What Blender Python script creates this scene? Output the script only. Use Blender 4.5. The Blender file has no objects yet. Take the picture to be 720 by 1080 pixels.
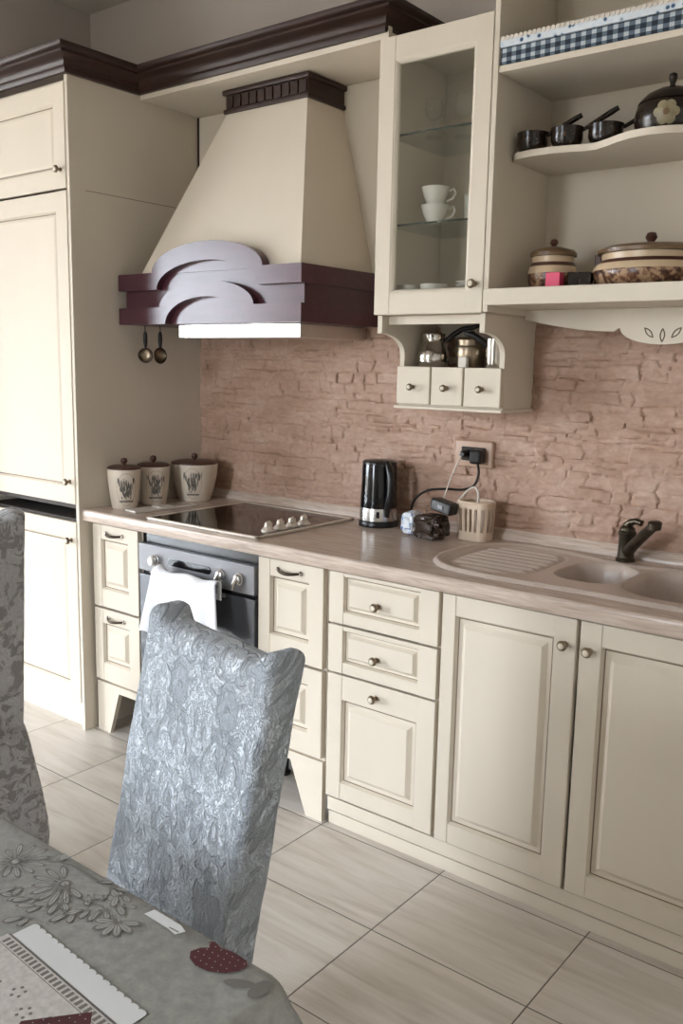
import bpy, bmesh, math, random
from mathutils import Vector, Matrix, noise
PI = math.pi
random.seed(7)
S = bpy.context.scene
COL = S.collection

# ------------------------------------------------------------------ colour / materials
def hx(h):
    h = h.lstrip('#')
    def f(c):
        c /= 255.0
        return c / 12.92 if c <= .04045 else ((c + .055) / 1.055) ** 2.4
    return tuple(f(int(h[i:i + 2], 16)) for i in (0, 2, 4)) + (1.0,)

def new_mat(name):
    m = bpy.data.materials.new(name); m.use_nodes = True
    nt = m.node_tree
    return m, nt, nt.nodes['Principled BSDF']

def N(nt, typ, **kw):
    n = nt.nodes.new(typ)
    for k, v in kw.items():
        if k.startswith('i_'):
            key = k[2:]
            n.inputs[int(key) if key.isdigit() else key].default_value = v
        else:
            setattr(n, k, v)
    return n

def ramp(nt, fac, stops):
    r = nt.nodes.new('ShaderNodeValToRGB')
    e = r.color_ramp.elements
    while len(e) < len(stops): e.new(0.5)
    for el, (p, c) in zip(e, stops):
        el.position = p; el.color = c
    nt.links.new(fac, r.inputs[0])
    return r.outputs[0]

def coords(nt, scale=(1, 1, 1), rot=(0, 0, 0)):
    tc = N(nt, 'ShaderNodeTexCoord'); mp = N(nt, 'ShaderNodeMapping')
    mp.inputs['Scale'].default_value = scale; mp.inputs['Rotation'].default_value = rot
    nt.links.new(tc.outputs['Object'], mp.inputs[0])
    return mp.outputs[0]

def noise_node(nt, vec, scale=5, detail=4, rough=.55, dist=0.0):
    n = N(nt, 'ShaderNodeTexNoise'); n.inputs['Scale'].default_value = scale
    n.inputs['Detail'].default_value = detail; n.inputs['Roughness'].default_value = rough
    n.inputs['Distortion'].default_value = dist
    nt.links.new(vec, n.inputs['Vector'])
    return n.outputs['Fac']

def bump(nt, h, strength=.2, dist=.002):
    b = N(nt, 'ShaderNodeBump'); b.inputs['Strength'].default_value = strength
    b.inputs['Distance'].default_value = dist
    nt.links.new(h, b.inputs['Height'])
    return b.outputs[0]

def simple(name, col, rough=.5, metal=0.0, var=.08, vscale=6, bmp=0.0, bscale=60, spec=.5, stretch=(1, 1, 1), coat=0.0):
    m, nt, p = new_mat(name)
    c = hx(col) if isinstance(col, str) else col
    v = coords(nt, stretch)
    f = noise_node(nt, v, vscale, 4)
    lo = tuple(max(0, a * (1 - var)) for a in c[:3]) + (1,); hi = tuple(min(1, a * (1 + var)) for a in c[:3]) + (1,)
    nt.links.new(ramp(nt, f, [(.3, lo), (.7, hi)]), p.inputs['Base Color'])
    p.inputs['Roughness'].default_value = rough; p.inputs['Metallic'].default_value = metal
    p.inputs['Specular IOR Level'].default_value = spec
    p.inputs['Coat Weight'].default_value = coat; p.inputs['Coat Roughness'].default_value = .14
    if bmp:
        nt.links.new(bump(nt, noise_node(nt, v, bscale, 3), bmp), p.inputs['Normal'])
    return m

M = {}
M['cream'] = simple('cream_paint', '#d7ccbb', .5, spec=.12, var=.03, vscale=3, bmp=.04, bscale=120, stretch=(1, 1, .25))
M['glaze_shade'] = simple('antique_glaze_and_shade', '#7d6b57', .55, var=.1)  # antique patina, also used to paint shade in base cabinet grooves
M['cream_in'] = simple('cream_interior', '#cdc3b3', .5, var=.03)
M['wallpaint'] = simple('wall_paint', '#b3aaa2', .8, var=.03, vscale=2)
M['wallwhite'] = simple('pale_wall_paint', '#e4e0d8', .8, var=.02, vscale=2)
M['ceil'] = simple('ceiling_paint', '#beb6ad', .85, var=.02)
M['darkwood'] = simple('mahogany', '#33201a', .38, var=.22, vscale=9, stretch=(.6, 6, 6), spec=.35)
M['hoodwood'] = simple('glossy_mahogany', '#4c2a32', .33, var=.12, vscale=8, stretch=(.5, 5, 5), coat=.42, spec=.25)
M['hoodwood'].node_tree.nodes['Principled BSDF'].inputs['Coat Roughness'].default_value = .22
M['steel'] = simple('brushed_steel', '#c9c7c4', .26, 1.0, var=.05, stretch=(.2, 8, 8))
M['polished'] = simple('polished_steel', '#c4bfb8', .14, 1.0, var=.03)
M['pewter'] = simple('pewter', '#8b7c69', .34, 1.0, var=.15)
M['darkpewter'] = simple('dark_antique_metal', '#4a4038', .4, 1.0, var=.2)
M['bronze'] = simple('antique_bronze', '#4b4438', .34, .85, var=.3, vscale=30)
M['porcelain'] = simple('porcelain', '#d9cfbb', .25, var=.03)
M['white_china'] = simple('white_china', '#e6e2da', .22, var=.02)
M['jar'] = simple('cream_jar_glaze', '#d6c9b8', .3, var=.04)
M['black'] = simple('black_plastic', '#0d0c0d', .3, var=.1)
M['blackgloss'] = simple('black_gloss', '#08070a', .12, var=.1)
M['blackmat'] = simple('black_matte', '#161312', .6, var=.1)
M['shadowgap'] = simple('recess_shade_brown', '#3a3029', .7, var=.1)  # dark brown that paints shade into the cabinet gaps
M['ovengrey'] = simple('oven_grey_enamel', '#7c7b7e', .36, .15, var=.04)
M['ovendoor'] = simple('oven_door_glass', '#48494d', .16, .1, var=.04)
M['hobglass'] = simple('hob_glass', '#0e0908', .07, var=.1)
M['hobframe'] = simple('hob_frame', '#d8cdbf', .3, .3, var=.03)
M['towel'] = simple('white_cotton', '#e9e9ec', .9, var=.02, bmp=.25, bscale=400)
M['beige'] = simple('beige_plastic', '#d9c3ac', .4, var=.03)
M['outlet'] = simple('outlet_plastic', '#b59680', .4, var=.04)
M['cable_w'] = simple('white_cable', '#d8cfc4', .5, var=.02)
M['foil'] = simple('dark_wrapper', '#33261f', .2, .25, var=.45, vscale=30)
M['pink'] = simple('pink_card', '#d8476a', .5, var=.05)
M['darkpot'] = None
M['lidbrown'] = simple('brown_lid', '#4a2b20', .4, var=.15)
M['leg'] = simple('dark_chair_wood', '#2e1d16', .45, var=.2, stretch=(6, 6, .6))
M['bronzelid'] = simple('olive_pot_lid', '#6b5236', .35, var=.2, vscale=25)
M['potcream'] = simple('pot_cream_glaze', '#c6ae8f', .3, var=.06, vscale=15)
M['chrome'] = simple('chrome', '#d5d5d5', .12, 1.0, var=.02)
M['carve'] = simple('carved_groove', '#6d5d48', .7, var=.1)
M['decal_grey'] = simple('print_grey', '#6a655d', .8, var=.2, vscale=80)
M['winframe'] = simple('white_window_frame', '#e6e4df', .4, var=.02)

def glass_mat(name, tint, ior=1.45):
    m, nt, p = new_mat(name)
    nt.nodes.remove(p)
    out = nt.nodes['Material Output']
    tr = N(nt, 'ShaderNodeBsdfTransparent'); tr.inputs[0].default_value = tint
    gl = N(nt, 'ShaderNodeBsdfGlossy'); gl.inputs['Roughness'].default_value = .03
    fr = N(nt, 'ShaderNodeFresnel'); ge = N(nt, 'ShaderNodeNewGeometry'); mi_ = N(nt, 'ShaderNodeMath', operation='MULTIPLY_ADD')
    nt.links.new(ge.outputs['Backfacing'], mi_.inputs[0]); mi_.inputs[1].default_value = 1 / ior - ior; mi_.inputs[2].default_value = ior; nt.links.new(mi_.outputs[0], fr.inputs[0])
    mx = N(nt, 'ShaderNodeMixShader')
    nt.links.new(fr.outputs[0], mx.inputs[0]); nt.links.new(tr.outputs[0], mx.inputs[1]); nt.links.new(gl.outputs[0], mx.inputs[2])
    nt.links.new(mx.outputs[0], out.inputs[0])
    return m
M['glass'] = glass_mat('clear_glass', (.985, .99, .985, 1), 1.45)
M['pane'] = glass_mat('cabinet_glass', (.96, .965, .95, 1))
M['shelfglass'] = glass_mat('shelf_glass', (.93, .96, .94, 1))
M['glassedge'] = simple('glass_shelf_edge', '#28322a', .2, var=.1)
M['winglass'] = glass_mat('window_glass', (.97, .98, .98, 1))

def mat_counter():
    m, nt, p = new_mat('worktop_travertine_laminate')
    v = coords(nt, (2.4, 30, 30))
    f = noise_node(nt, v, 3.2, 6, .62, .5)
    v2 = coords(nt, (6, 160, 160)); g = noise_node(nt, v2, 2.0, 4, .6)
    mx = N(nt, 'ShaderNodeMath', operation='ADD'); nt.links.new(f, mx.inputs[0])
    ml = N(nt, 'ShaderNodeMath', operation='MULTIPLY'); nt.links.new(g, ml.inputs[0]); ml.inputs[1].default_value = .45
    nt.links.new(ml.outputs[0], mx.inputs[1])
    sb = N(nt, 'ShaderNodeMath', operation='SUBTRACT'); nt.links.new(mx.outputs[0], sb.inputs[0]); sb.inputs[1].default_value = .22
    c = ramp(nt, sb.outputs[0], [(.26, hx('#a49082')), (.46, hx('#bba899')), (.60, hx('#c8b7a9')), (.80, hx('#d8c9bc'))])
    nt.links.new(c, p.inputs['Base Color']); p.inputs['Roughness'].default_value = .26
    return m
M['counter'] = mat_counter()

def mat_stone():
    m, nt, p = new_mat('rustic_stone')
    v = coords(nt)
    a = noise_node(nt, coords(nt, (1, 1, 2.5)), 5, 5, .6)
    b = noise_node(nt, coords(nt, (1, 1, 1.9)), 48, 5, .7)
    c1 = ramp(nt, a, [(.28, hx('#a98a75')), (.5, hx('#b89985')), (.72, hx('#c5ab99'))])
    c2 = ramp(nt, b, [(.3, hx('#c4a897')), (.7, hx('#ffffff'))])
    mx = N(nt, 'ShaderNodeMix', data_type='RGBA', blend_type='MULTIPLY'); mx.inputs[0].default_value = .45
    nt.links.new(c1, mx.inputs[6]); nt.links.new(c2, mx.inputs[7])
    nt.links.new(mx.outputs[2], p.inputs['Base Color']); p.inputs['Roughness'].default_value = .62
    nt.links.new(bump(nt, b, .45, .004), p.inputs['Normal'])
    return m
M['stone'] = mat_stone()

def mat_floor():
    m, nt, p = new_mat('travertine_tiles')
    tc = N(nt, 'ShaderNodeTexCoord'); sp = N(nt, 'ShaderNodeSeparateXYZ'); nt.links.new(tc.outputs['Object'], sp.inputs[0])
    def cell(out, off, size):
        s = N(nt, 'ShaderNodeMath', operation='SUBTRACT'); nt.links.new(out, s.inputs[0]); s.inputs[1].default_value = off
        d = N(nt, 'ShaderNodeMath', operation='DIVIDE'); nt.links.new(s.outputs[0], d.inputs[0]); d.inputs[1].default_value = size
        fl = N(nt, 'ShaderNodeMath', operation='FLOOR'); nt.links.new(d.outputs[0], fl.inputs[0])
        fr = N(nt, 'ShaderNodeMath', operation='FRACT'); nt.links.new(d.outputs[0], fr.inputs[0])
        h = N(nt, 'ShaderNodeMath', operation='SUBTRACT'); nt.links.new(fr.outputs[0], h.inputs[0]); h.inputs[1].default_value = .5
        ab = N(nt, 'ShaderNodeMath', operation='ABSOLUTE'); nt.links.new(h.outputs[0], ab.inputs[0])
        e = N(nt, 'ShaderNodeMath', operation='SUBTRACT'); e.inputs[0].default_value = .5; nt.links.new(ab.outputs[0], e.inputs[1])
        w = N(nt, 'ShaderNodeMath', operation='MULTIPLY'); nt.links.new(e.outputs[0], w.inputs[0]); w.inputs[1].default_value = size
        return fl.outputs[0], w.outputs[0]
    ix, ex = cell(sp.outputs[0], .287, .440); iy, ey = cell(sp.outputs[1], -.592, .330)
    mn = N(nt, 'ShaderNodeMath', operation='MINIMUM'); nt.links.new(ex, mn.inputs[0]); nt.links.new(ey, mn.inputs[1])
    cv = N(nt, 'ShaderNodeCombineXYZ'); nt.links.new(ix, cv.inputs[0]); nt.links.new(iy, cv.inputs[1])
    wn = N(nt, 'ShaderNodeTexWhiteNoise'); nt.links.new(cv.outputs[0], wn.inputs['Vector'])
    # veins run along X, shifted per tile
    sc = N(nt, 'ShaderNodeVectorMath', operation='MULTIPLY'); nt.links.new(tc.outputs['Object'], sc.inputs[0]); sc.inputs[1].default_value = (1.3, 13, 1)
    ofs = N(nt, 'ShaderNodeVectorMath', operation='SCALE'); nt.links.new(wn.outputs['Color'], ofs.inputs[0]); ofs.inputs['Scale'].default_value = 7
    ad = N(nt, 'ShaderNodeVectorMath', operation='ADD'); nt.links.new(sc.outputs[0], ad.inputs[0]); nt.links.new(ofs.outputs[0], ad.inputs[1])
    f = noise_node(nt, ad.outputs[0], 1.7, 6, .6, .6)
    c = ramp(nt, f, [(.28, hx('#c6bcb2')), (.45, hx('#dad3ca')), (.6, hx('#e5dfd8')), (.8, hx('#ece7e0'))])
    tint = N(nt, 'ShaderNodeMix', data_type='RGBA', blend_type='MULTIPLY'); tint.inputs[0].default_value = 1
    g = ramp(nt, wn.outputs['Value'], [(0, (.94, .93, .92, 1)), (1, (1, 1, 1, 1))])
    nt.links.new(c, tint.inputs[6]); nt.links.new(g, tint.inputs[7])
    gr = N(nt, 'ShaderNodeMath', operation='LESS_THAN'); nt.links.new(mn.outputs[0], gr.inputs[0]); gr.inputs[1].default_value = .0016
    mx = N(nt, 'ShaderNodeMix', data_type='RGBA'); nt.links.new(gr.outputs[0], mx.inputs[0])
    nt.links.new(tint.outputs[2], mx.inputs[6]); mx.inputs[7].default_value = hx('#6a5f56')
    nt.links.new(mx.outputs[2], p.inputs['Base Color'])
    rr = N(nt, 'ShaderNodeMath', operation='MULTIPLY_ADD'); nt.links.new(f, rr.inputs[0]); rr.inputs[1].default_value = .12; rr.inputs[2].default_value = .27
    nt.links.new(rr.outputs[0], p.inputs['Roughness'])
    cl = N(nt, 'ShaderNodeMath', operation='MINIMUM'); nt.links.new(mn.outputs[0], cl.inputs[0]); cl.inputs[1].default_value = .003
    nt.links.new(bump(nt, cl.outputs[0], .6, 1.0), p.inputs['Normal'])
    return m
M['floor'] = mat_floor()

def mat_damask(name, light, dark, bs=1.0):
    """woven damask: mirrored scroll medallions on a half-drop repeat, raised crinkled threads."""
    m, nt, p = new_mat(name)
    def mth(op, a, b=None, c=None):
        n = N(nt, 'ShaderNodeMath', operation=op)
        for i, v in enumerate((a, b, c)):
            if v is None: continue
            if isinstance(v, (int, float)): n.inputs[i].default_value = v
            else: nt.links.new(v, n.inputs[i])
        return n.outputs[0]
    tc = N(nt, 'ShaderNodeTexCoord'); sp = N(nt, 'ShaderNodeSeparateXYZ'); nt.links.new(tc.outputs['Object'], sp.inputs[0])
    W, HH = .150, .230
    x = mth('MULTIPLY_ADD', sp.outputs[1], .55, sp.outputs[0]); z = mth('MULTIPLY_ADD', sp.outputs[1], -.8, sp.outputs[2])
    g = mth('MULTIPLY', mth('COSINE', mth('MULTIPLY', x, 2 * PI / W)), mth('COSINE', mth('MULTIPLY', z, 2 * PI / HH)))
    cb = N(nt, 'ShaderNodeCombineXYZ'); nt.links.new(mth('PINGPONG', x, W / 2), cb.inputs[0]); nt.links.new(z, cb.inputs[2])
    a = noise_node(nt, cb.outputs[0], 26, 3, .55, 1.4)
    v = mth('MULTIPLY_ADD', a, 3.0, g)
    pat = ramp(nt, mth('MULTIPLY_ADD', g, .10, a), [(.42, (0, 0, 0, 1)), (.50, (1, 1, 1, 1))])
    scroll = ramp(nt, mth('SINE', mth('MULTIPLY', v, 9.0)), [(.25, (0, 0, 0, 1)), (.75, (1, 1, 1, 1))])
    th = noise_node(nt, coords(nt, (1, 1, .65)), 92, 3, .55, 1.8)
    worm = ramp(nt, mth('ABSOLUTE', mth('SUBTRACT', th, .5)), [(.0, (0, 0, 0, 1)), (.07, (1, 1, 1, 1))])
    f = mth('MULTIPLY', mth('MULTIPLY_ADD', pat, .8, .2), mth('MULTIPLY_ADD', worm, .3, mth('MULTIPLY_ADD', scroll, .08, .62)))
    mx = N(nt, 'ShaderNodeMix', data_type='RGBA'); nt.links.new(f, mx.inputs[0])
    mx.inputs[6].default_value = hx(dark); mx.inputs[7].default_value = hx(light)
    nt.links.new(mx.outputs[2], p.inputs['Base Color'])
    p.inputs['Roughness'].default_value = .85; p.inputs['Specular IOR Level'].default_value = .25
    p.inputs['Sheen Weight'].default_value = .15
    nt.links.new(bump(nt, mth('MULTIPLY_ADD', worm, mth('MULTIPLY_ADD', pat, .7, .3), mth('MULTIPLY_ADD', scroll, .7, pat)), bs, .0034), p.inputs['Normal'])
    return m
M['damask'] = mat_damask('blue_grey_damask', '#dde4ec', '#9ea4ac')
M['damask_shaded'] = mat_damask('shaded_grey_damask', '#d2d1d2', '#8a8583', .8)  # darker copy of the damask, shade on the turned chair painted in

def mat_cloth():
    m, nt, p = new_mat('tablecloth_linen')
    v = coords(nt)
    a = noise_node(nt, v, 55, 5, .7); b = noise_node(nt, v, 9, 3, .5)
    s = N(nt, 'ShaderNodeMath', operation='MULTIPLY_ADD'); nt.links.new(b, s.inputs[0]); s.inputs[1].default_value = .5; nt.links.new(a, s.inputs[2])
    c = ramp(nt, s.outputs[0], [(.5, hx('#8b8c88')), (.75, hx('#9c9d99')), (1.0, hx('#aeafab'))])
    nt.links.new(c, p.inputs['Base Color']); p.inputs['Roughness'].default_value = .8
    nt.links.new(bump(nt, noise_node(nt, v, 500, 2), .2, .001), p.inputs['Normal'])
    return m
M['cloth'] = mat_cloth()
M['cl_white'] = simple('print_white', '#e3e6e8', .8, var=.03)
M['cl_lace'] = simple('print_lace', '#ccc9c6', .8, var=.14, vscale=140)
M['cl_grey'] = simple('print_line_grey', '#7c7975', .8, var=.1)
M['cl_petal'] = simple('print_petal', '#a9a9a5', .8, var=.12, vscale=60)
M['cl_stem'] = simple('print_stem', '#807d77', .8, var=.1)
M['cl_red'] = simple('print_maroon', '#562a2f', .8, var=.15, vscale=90)

def mat_gingham():
    m, nt, p = new_mat('blue_gingham')
    tc = N(nt, 'ShaderNodeTexCoord'); sp = N(nt, 'ShaderNodeSeparateXYZ'); nt.links.new(tc.outputs['Object'], sp.inputs[0])
    def stripe(o, size):
        d = N(nt, 'ShaderNodeMath', operation='DIVIDE'); nt.links.new(o, d.inputs[0]); d.inputs[1].default_value = size
        f = N(nt, 'ShaderNodeMath', operation='FRACT'); nt.links.new(d.outputs[0], f.inputs[0])
        g = N(nt, 'ShaderNodeMath', operation='LESS_THAN'); nt.links.new(f.outputs[0], g.inputs[0]); g.inputs[1].default_value = .55
        return g.outputs[0]
    yz = N(nt, 'ShaderNodeMath', operation='ADD'); nt.links.new(sp.outputs[2], yz.inputs[0]); nt.links.new(sp.outputs[1], yz.inputs[1])
    a = N(nt, 'ShaderNodeMath', operation='ADD'); nt.links.new(stripe(sp.outputs[0], .028), a.inputs[0]); nt.links.new(stripe(yz.outputs[0], .022), a.inputs[1])
    h = N(nt, 'ShaderNodeMath', operation='DIVIDE'); nt.links.new(a.outputs[0], h.inputs[0]); h.inputs[1].default_value = 2
    c = ramp(nt, h.outputs[0], [(0, hx('#b9c0c4')), (.5, hx('#5f6b77')), (1, hx('#27313d'))])
    nt.links.new(c, p.inputs['Base Color']); p.inputs['Roughness'].default_value = .9
    return m
M['gingham'] = mat_gingham()
def mat_band():
    m, nt, p = new_mat('white_floral_band')
    v = coords(nt); vo = N(nt, 'ShaderNodeTexVoronoi'); vo.inputs['Scale'].default_value = 48; nt.links.new(v, vo.inputs['Vector'])
    c = ramp(nt, vo.outputs['Distance'], [(.18, hx('#3a5675')), (.3, hx('#c9d3dc')), (.5, hx('#d7dde2'))])
    nt.links.new(c, p.inputs['Base Color']); p.inputs['Roughness'].default_value = .9
    return m
M['band'] = mat_band()

def mat_blotch(name, base, cols, scale, rough=.3, t=(.42, .5, .58)):
    m, nt, p = new_mat(name)
    v = coords(nt); f = noise_node(nt, v, scale, 4, .6, .8)
    c = ramp(nt, f, [(t[0], hx(base)), (t[1], hx(cols[0])), (t[2], hx(cols[1]))])
    nt.links.new(c, p.inputs['Base Color']); p.inputs['Roughness'].default_value = rough
    return m
M['darkpot'] = mat_blotch('dark_painted_pot', '#1c130e', ['#241811', '#4b3a2b'], 45, .2, (.45, .6, .72))
M['landscape'] = mat_blotch('brown_village_print', '#a78a6c', ['#6f4a36', '#39221a'], 36, .28, (.44, .5, .6))
M['bluebag'] = mat_blotch('white_blue_packet', '#d6d9de', ['#c9d2df', '#3e6cae'], 60, .5, (.5, .56, .62))
M['dustytray'] = simple('white_tray', '#cfc8bf', .35, var=.03)

# ------------------------------------------------------------------ mesh builder
class B:
    def __init__(s): s.v = []; s.f = []; s.m = []; s.mats = []; s.boxy = False
    def mi(s, mat):
        if mat not in s.mats: s.mats.append(mat)
        return s.mats.index(mat)
    def add(s, vs, fs, mat):
        o = len(s.v); k = s.mi(mat)
        s.v += [tuple(v) for v in vs]
        for f in fs: s.f.append(tuple(i + o for i in f)); s.m.append(k)
        return s
    def box(s, x0, x1, y0, y1, z0, z1, mat, bev=0.0, seg=2):
        bm = bmesh.new(); bmesh.ops.create_cube(bm, size=1)
        for v in bm.verts:
            v.co = Vector(((x0 + x1) / 2 + v.co.x * (x1 - x0), (y0 + y1) / 2 + v.co.y * (y1 - y0), (z0 + z1) / 2 + v.co.z * (z1 - z0)))
        if bev: s.boxy = True
        if bev: bmesh.ops.bevel(bm, geom=bm.edges[:], offset=bev, segments=seg, affect='EDGES', profile=.5)
        bm.verts.index_update()
        s.add([v.co[:] for v in bm.verts], [[v.index for v in f.verts] for f in bm.faces], mat); bm.free(); return s
    def obox(s, c, size, rot, mat, bev=0.0):
        t = B().box(-size[0] / 2, size[0] / 2, -size[1] / 2, size[1] / 2, -size[2] / 2, size[2] / 2, mat, bev)
        R = rot if isinstance(rot, Matrix) else Matrix.Rotation(rot, 3, 'Z')
        s.boxy = s.boxy or t.boxy
        s.add([R @ Vector(v) + Vector(c) for v in t.v], t.f, mat); return s
    def prism(s, poly, a0, a1, axis, mat):
        """poly = 2D outline; extruded a0..a1 along axis. axis y: (x,z); axis x: (y,z); axis z: (x,y)"""
        def P(p, a): return {'y': (p[0], a, p[1]), 'x': (a, p[0], p[1]), 'z': (p[0], p[1], a)}[axis]
        n = len(poly); vs = [P(p, a0) for p in poly] + [P(p, a1) for p in poly]
        fs = [[(i + 1) % n, i, i + n, (i + 1) % n + n] for i in range(n)]
        fs += [list(range(n)), [i + n for i in reversed(range(n))]]
        s.add(vs, fs, mat); return s
    def lathe(s, prof, c, mat, axis=(0, 0, 1), seg=32, cap=True, sx=1, sy=1, mats=None):
        """prof: (r, h) pairs; mats: optional material per profile segment"""
        ax = Vector(axis).normalized(); t = Vector((0, 0, 1)) if abs(ax.z) < .9 else Vector((1, 0, 0))
        e1 = t.cross(ax).normalized() if abs(ax.z) < .9 else Vector((1, 0, 0)); e2 = ax.cross(e1)
        c = Vector(c); vs = []
        for r, h in prof:
            for k in range(seg):
                a = 2 * PI * k / seg
                vs.append(c + ax * h + e1 * (r * sx * math.cos(a)) + e2 * (r * sy * math.sin(a)))
        for j in range(len(prof) - 1):
            fs = [[j * seg + k, j * seg + (k + 1) % seg, (j + 1) * seg + (k + 1) % seg, (j + 1) * seg + k] for k in range(seg)]
            if j == 0: o = len(s.v); s.v += [tuple(v) for v in vs]
            k_ = s.mi(mats[j] if mats else mat)
            for f in fs: s.f.append(tuple(i + o for i in f)); s.m.append(k_)
        if cap:
            n = len(prof)
            for ring, rev in ((0, True), (n - 1, False)):
                if prof[ring][0] > 1e-5:
                    f = [o + ring * seg + k for k in range(seg)]
                    s.f.append(tuple(reversed(f) if rev else f)); s.m.append(s.mi(mat if not mats else mats[0 if ring == 0 else -1]))
        return s
    def tube(s, path, rad, mat, seg=10, cap=True):
        pts = [Vector(p) for p in path]; n = len(pts)
        rr = rad if isinstance(rad, (list, tuple)) else [rad] * n
        T = [(pts[min(i + 1, n - 1)] - pts[max(i - 1, 0)]).normalized() for i in range(n)]
        u = T[0].orthogonal().normalized(); vs = []
        for i in range(n):
            u = (u - T[i] * u.dot(T[i])).normalized(); w = T[i].cross(u)
            for k in range(seg):
                a = 2 * PI * k / seg; vs.append(pts[i] + u * (rr[i] * math.cos(a)) + w * (rr[i] * math.sin(a)))
        fs = [[j * seg + k, j * seg + (k + 1) % seg, (j + 1) * seg + (k + 1) % seg, (j + 1) * seg + k] for j in range(n - 1) for k in range(seg)]
        if cap: fs += [list(reversed(range(seg))), [(n - 1) * seg + k for k in range(seg)]]
        s.add(vs, fs, mat); return s
    def grid(s, pts, nu, nv, mat, closed_u=False):
        fs = []
        for j in range(nv - 1):
            for i in range(nu if closed_u else nu - 1):
                fs.append([j * nu + i, j * nu + (i + 1) % nu, (j + 1) * nu + (i + 1) % nu, (j + 1) * nu + i])
        s.add(pts, fs, mat); return s
    def build(s, name, parent=None, smooth=True, angle=None, base=None, local=False, kind=None, recalc=True):
        angle = angle or (18 if s.boxy else 42)
        me = bpy.data.meshes.new(name)
        off = Vector((0, 0, 0))
        if not local:
            if base is not None: off = Vector(base)
            elif parent is not None:
                r = parent
                while r.parent: r = r.parent
                off = r.location.copy()
        me.from_pydata([tuple(Vector(v) - off) for v in s.v], [], s.f)
        for m in s.mats: me.materials.append(m)
        me.polygons.foreach_set('material_index', s.m)
        if recalc:
            bm = bmesh.new(); bm.from_mesh(me); bmesh.ops.recalc_face_normals(bm, faces=bm.faces); bm.to_mesh(me); bm.free()
        me.polygons.foreach_set('use_smooth', [smooth] * len(me.polygons))
        if smooth: me.set_sharp_from_angle(angle=math.radians(angle))
        me.update()
        o = bpy.data.objects.new(name, me); COL.objects.link(o)
        if parent is not None: o.parent = parent
        elif base is not None: o.location = base
        if kind: o['kind'] = kind
        return o

def tag(o, label, cat, group=None):
    o['label'] = label; o['category'] = cat
    if group: o['group'] = group
    return o
def thing(name, label, cat, loc, rz=0, group=None):
    o = bpy.data.objects.new(name, None); COL.objects.link(o); o.empty_display_size = .05
    o.location = loc; o.rotation_euler = (0, 0, rz)
    return tag(o, label, cat, group)

def rrect(hw, hd, r, n):
    """n points round a rounded rectangle, evenly by length; returns (x, y, nx, ny)"""
    r = min(r, hw - 1e-4, hd - 1e-4); segs = []
    W, D = 2 * (hw - r), 2 * (hd - r); q = PI * r / 2; tot = 2 * W + 2 * D + 4 * q; out = []
    for k in range(n):
        s = tot * (k + .5) / n
        for i, ln in enumerate((D, q, W, q, D, q, W, q)):
            if s <= ln: break
            s -= ln
        a = s / r
        if i == 0: out.append((hw, -hd + r + s, 1, 0))
        elif i == 1: out.append((hw - r + r * math.cos(a), hd - r + r * math.sin(a), math.cos(a), math.sin(a)))
        elif i == 2: out.append((hw - r - s, hd, 0, 1))
        elif i == 3: out.append((-hw + r - r * math.sin(a), hd - r + r * math.cos(a), -math.sin(a), math.cos(a)))
        elif i == 4: out.append((-hw, hd - r - s, -1, 0))
        elif i == 5: out.append((-hw + r - r * math.cos(a), -hd + r - r * math.sin(a), -math.cos(a), -math.sin(a)))
        elif i == 6: out.append((-hw + r + s, -hd, 0, -1))
        else: out.append((hw - r + r * math.sin(a), -hd + r - r * math.cos(a), math.sin(a), -math.cos(a)))
    return out
def arc(cx, cy, rx, ry, a0, a1, n):
    return [(cx + rx * math.cos(a0 + (a1 - a0) * i / n), cy + ry * math.sin(a0 + (a1 - a0) * i / n)) for i in range(n + 1)]

# ------------------------------------------------------------------ the setting
H = 2.94; XL, XR, YF = -7.4, 3.75, -5.4
B().add([(XL, YF, 0), (XR, YF, 0), (XR, 0, 0), (XL, 0, 0), (XL, YF, -.1), (XR, YF, -.1), (XR, 0, -.1), (XL, 0, -.1)],
        [(0, 1, 2, 3), (7, 6, 5, 4), (4, 5, 1, 0), (5, 6, 2, 1), (6, 7, 3, 2), (7, 4, 0, 3)], M['floor']).build('floor', kind='structure', smooth=False)
B().box(XL, XR, YF, .12, H, H + .1, M['ceil']).build('ceiling', kind='structure', smooth=False)
wall_back = B().box(XL, XR, 0, .12, 0, H, M['wallpaint']).build('wall_back', kind='structure', smooth=False)
B().box(-.86, -.705, -.75, 0, 0, H, M['wallpaint']).build('wall_left', kind='structure', smooth=False)
B().box(XR, XR + .12, YF - .12, .12, 0, H, M['wallwhite']).build('wall_right', kind='structure', smooth=False)
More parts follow.
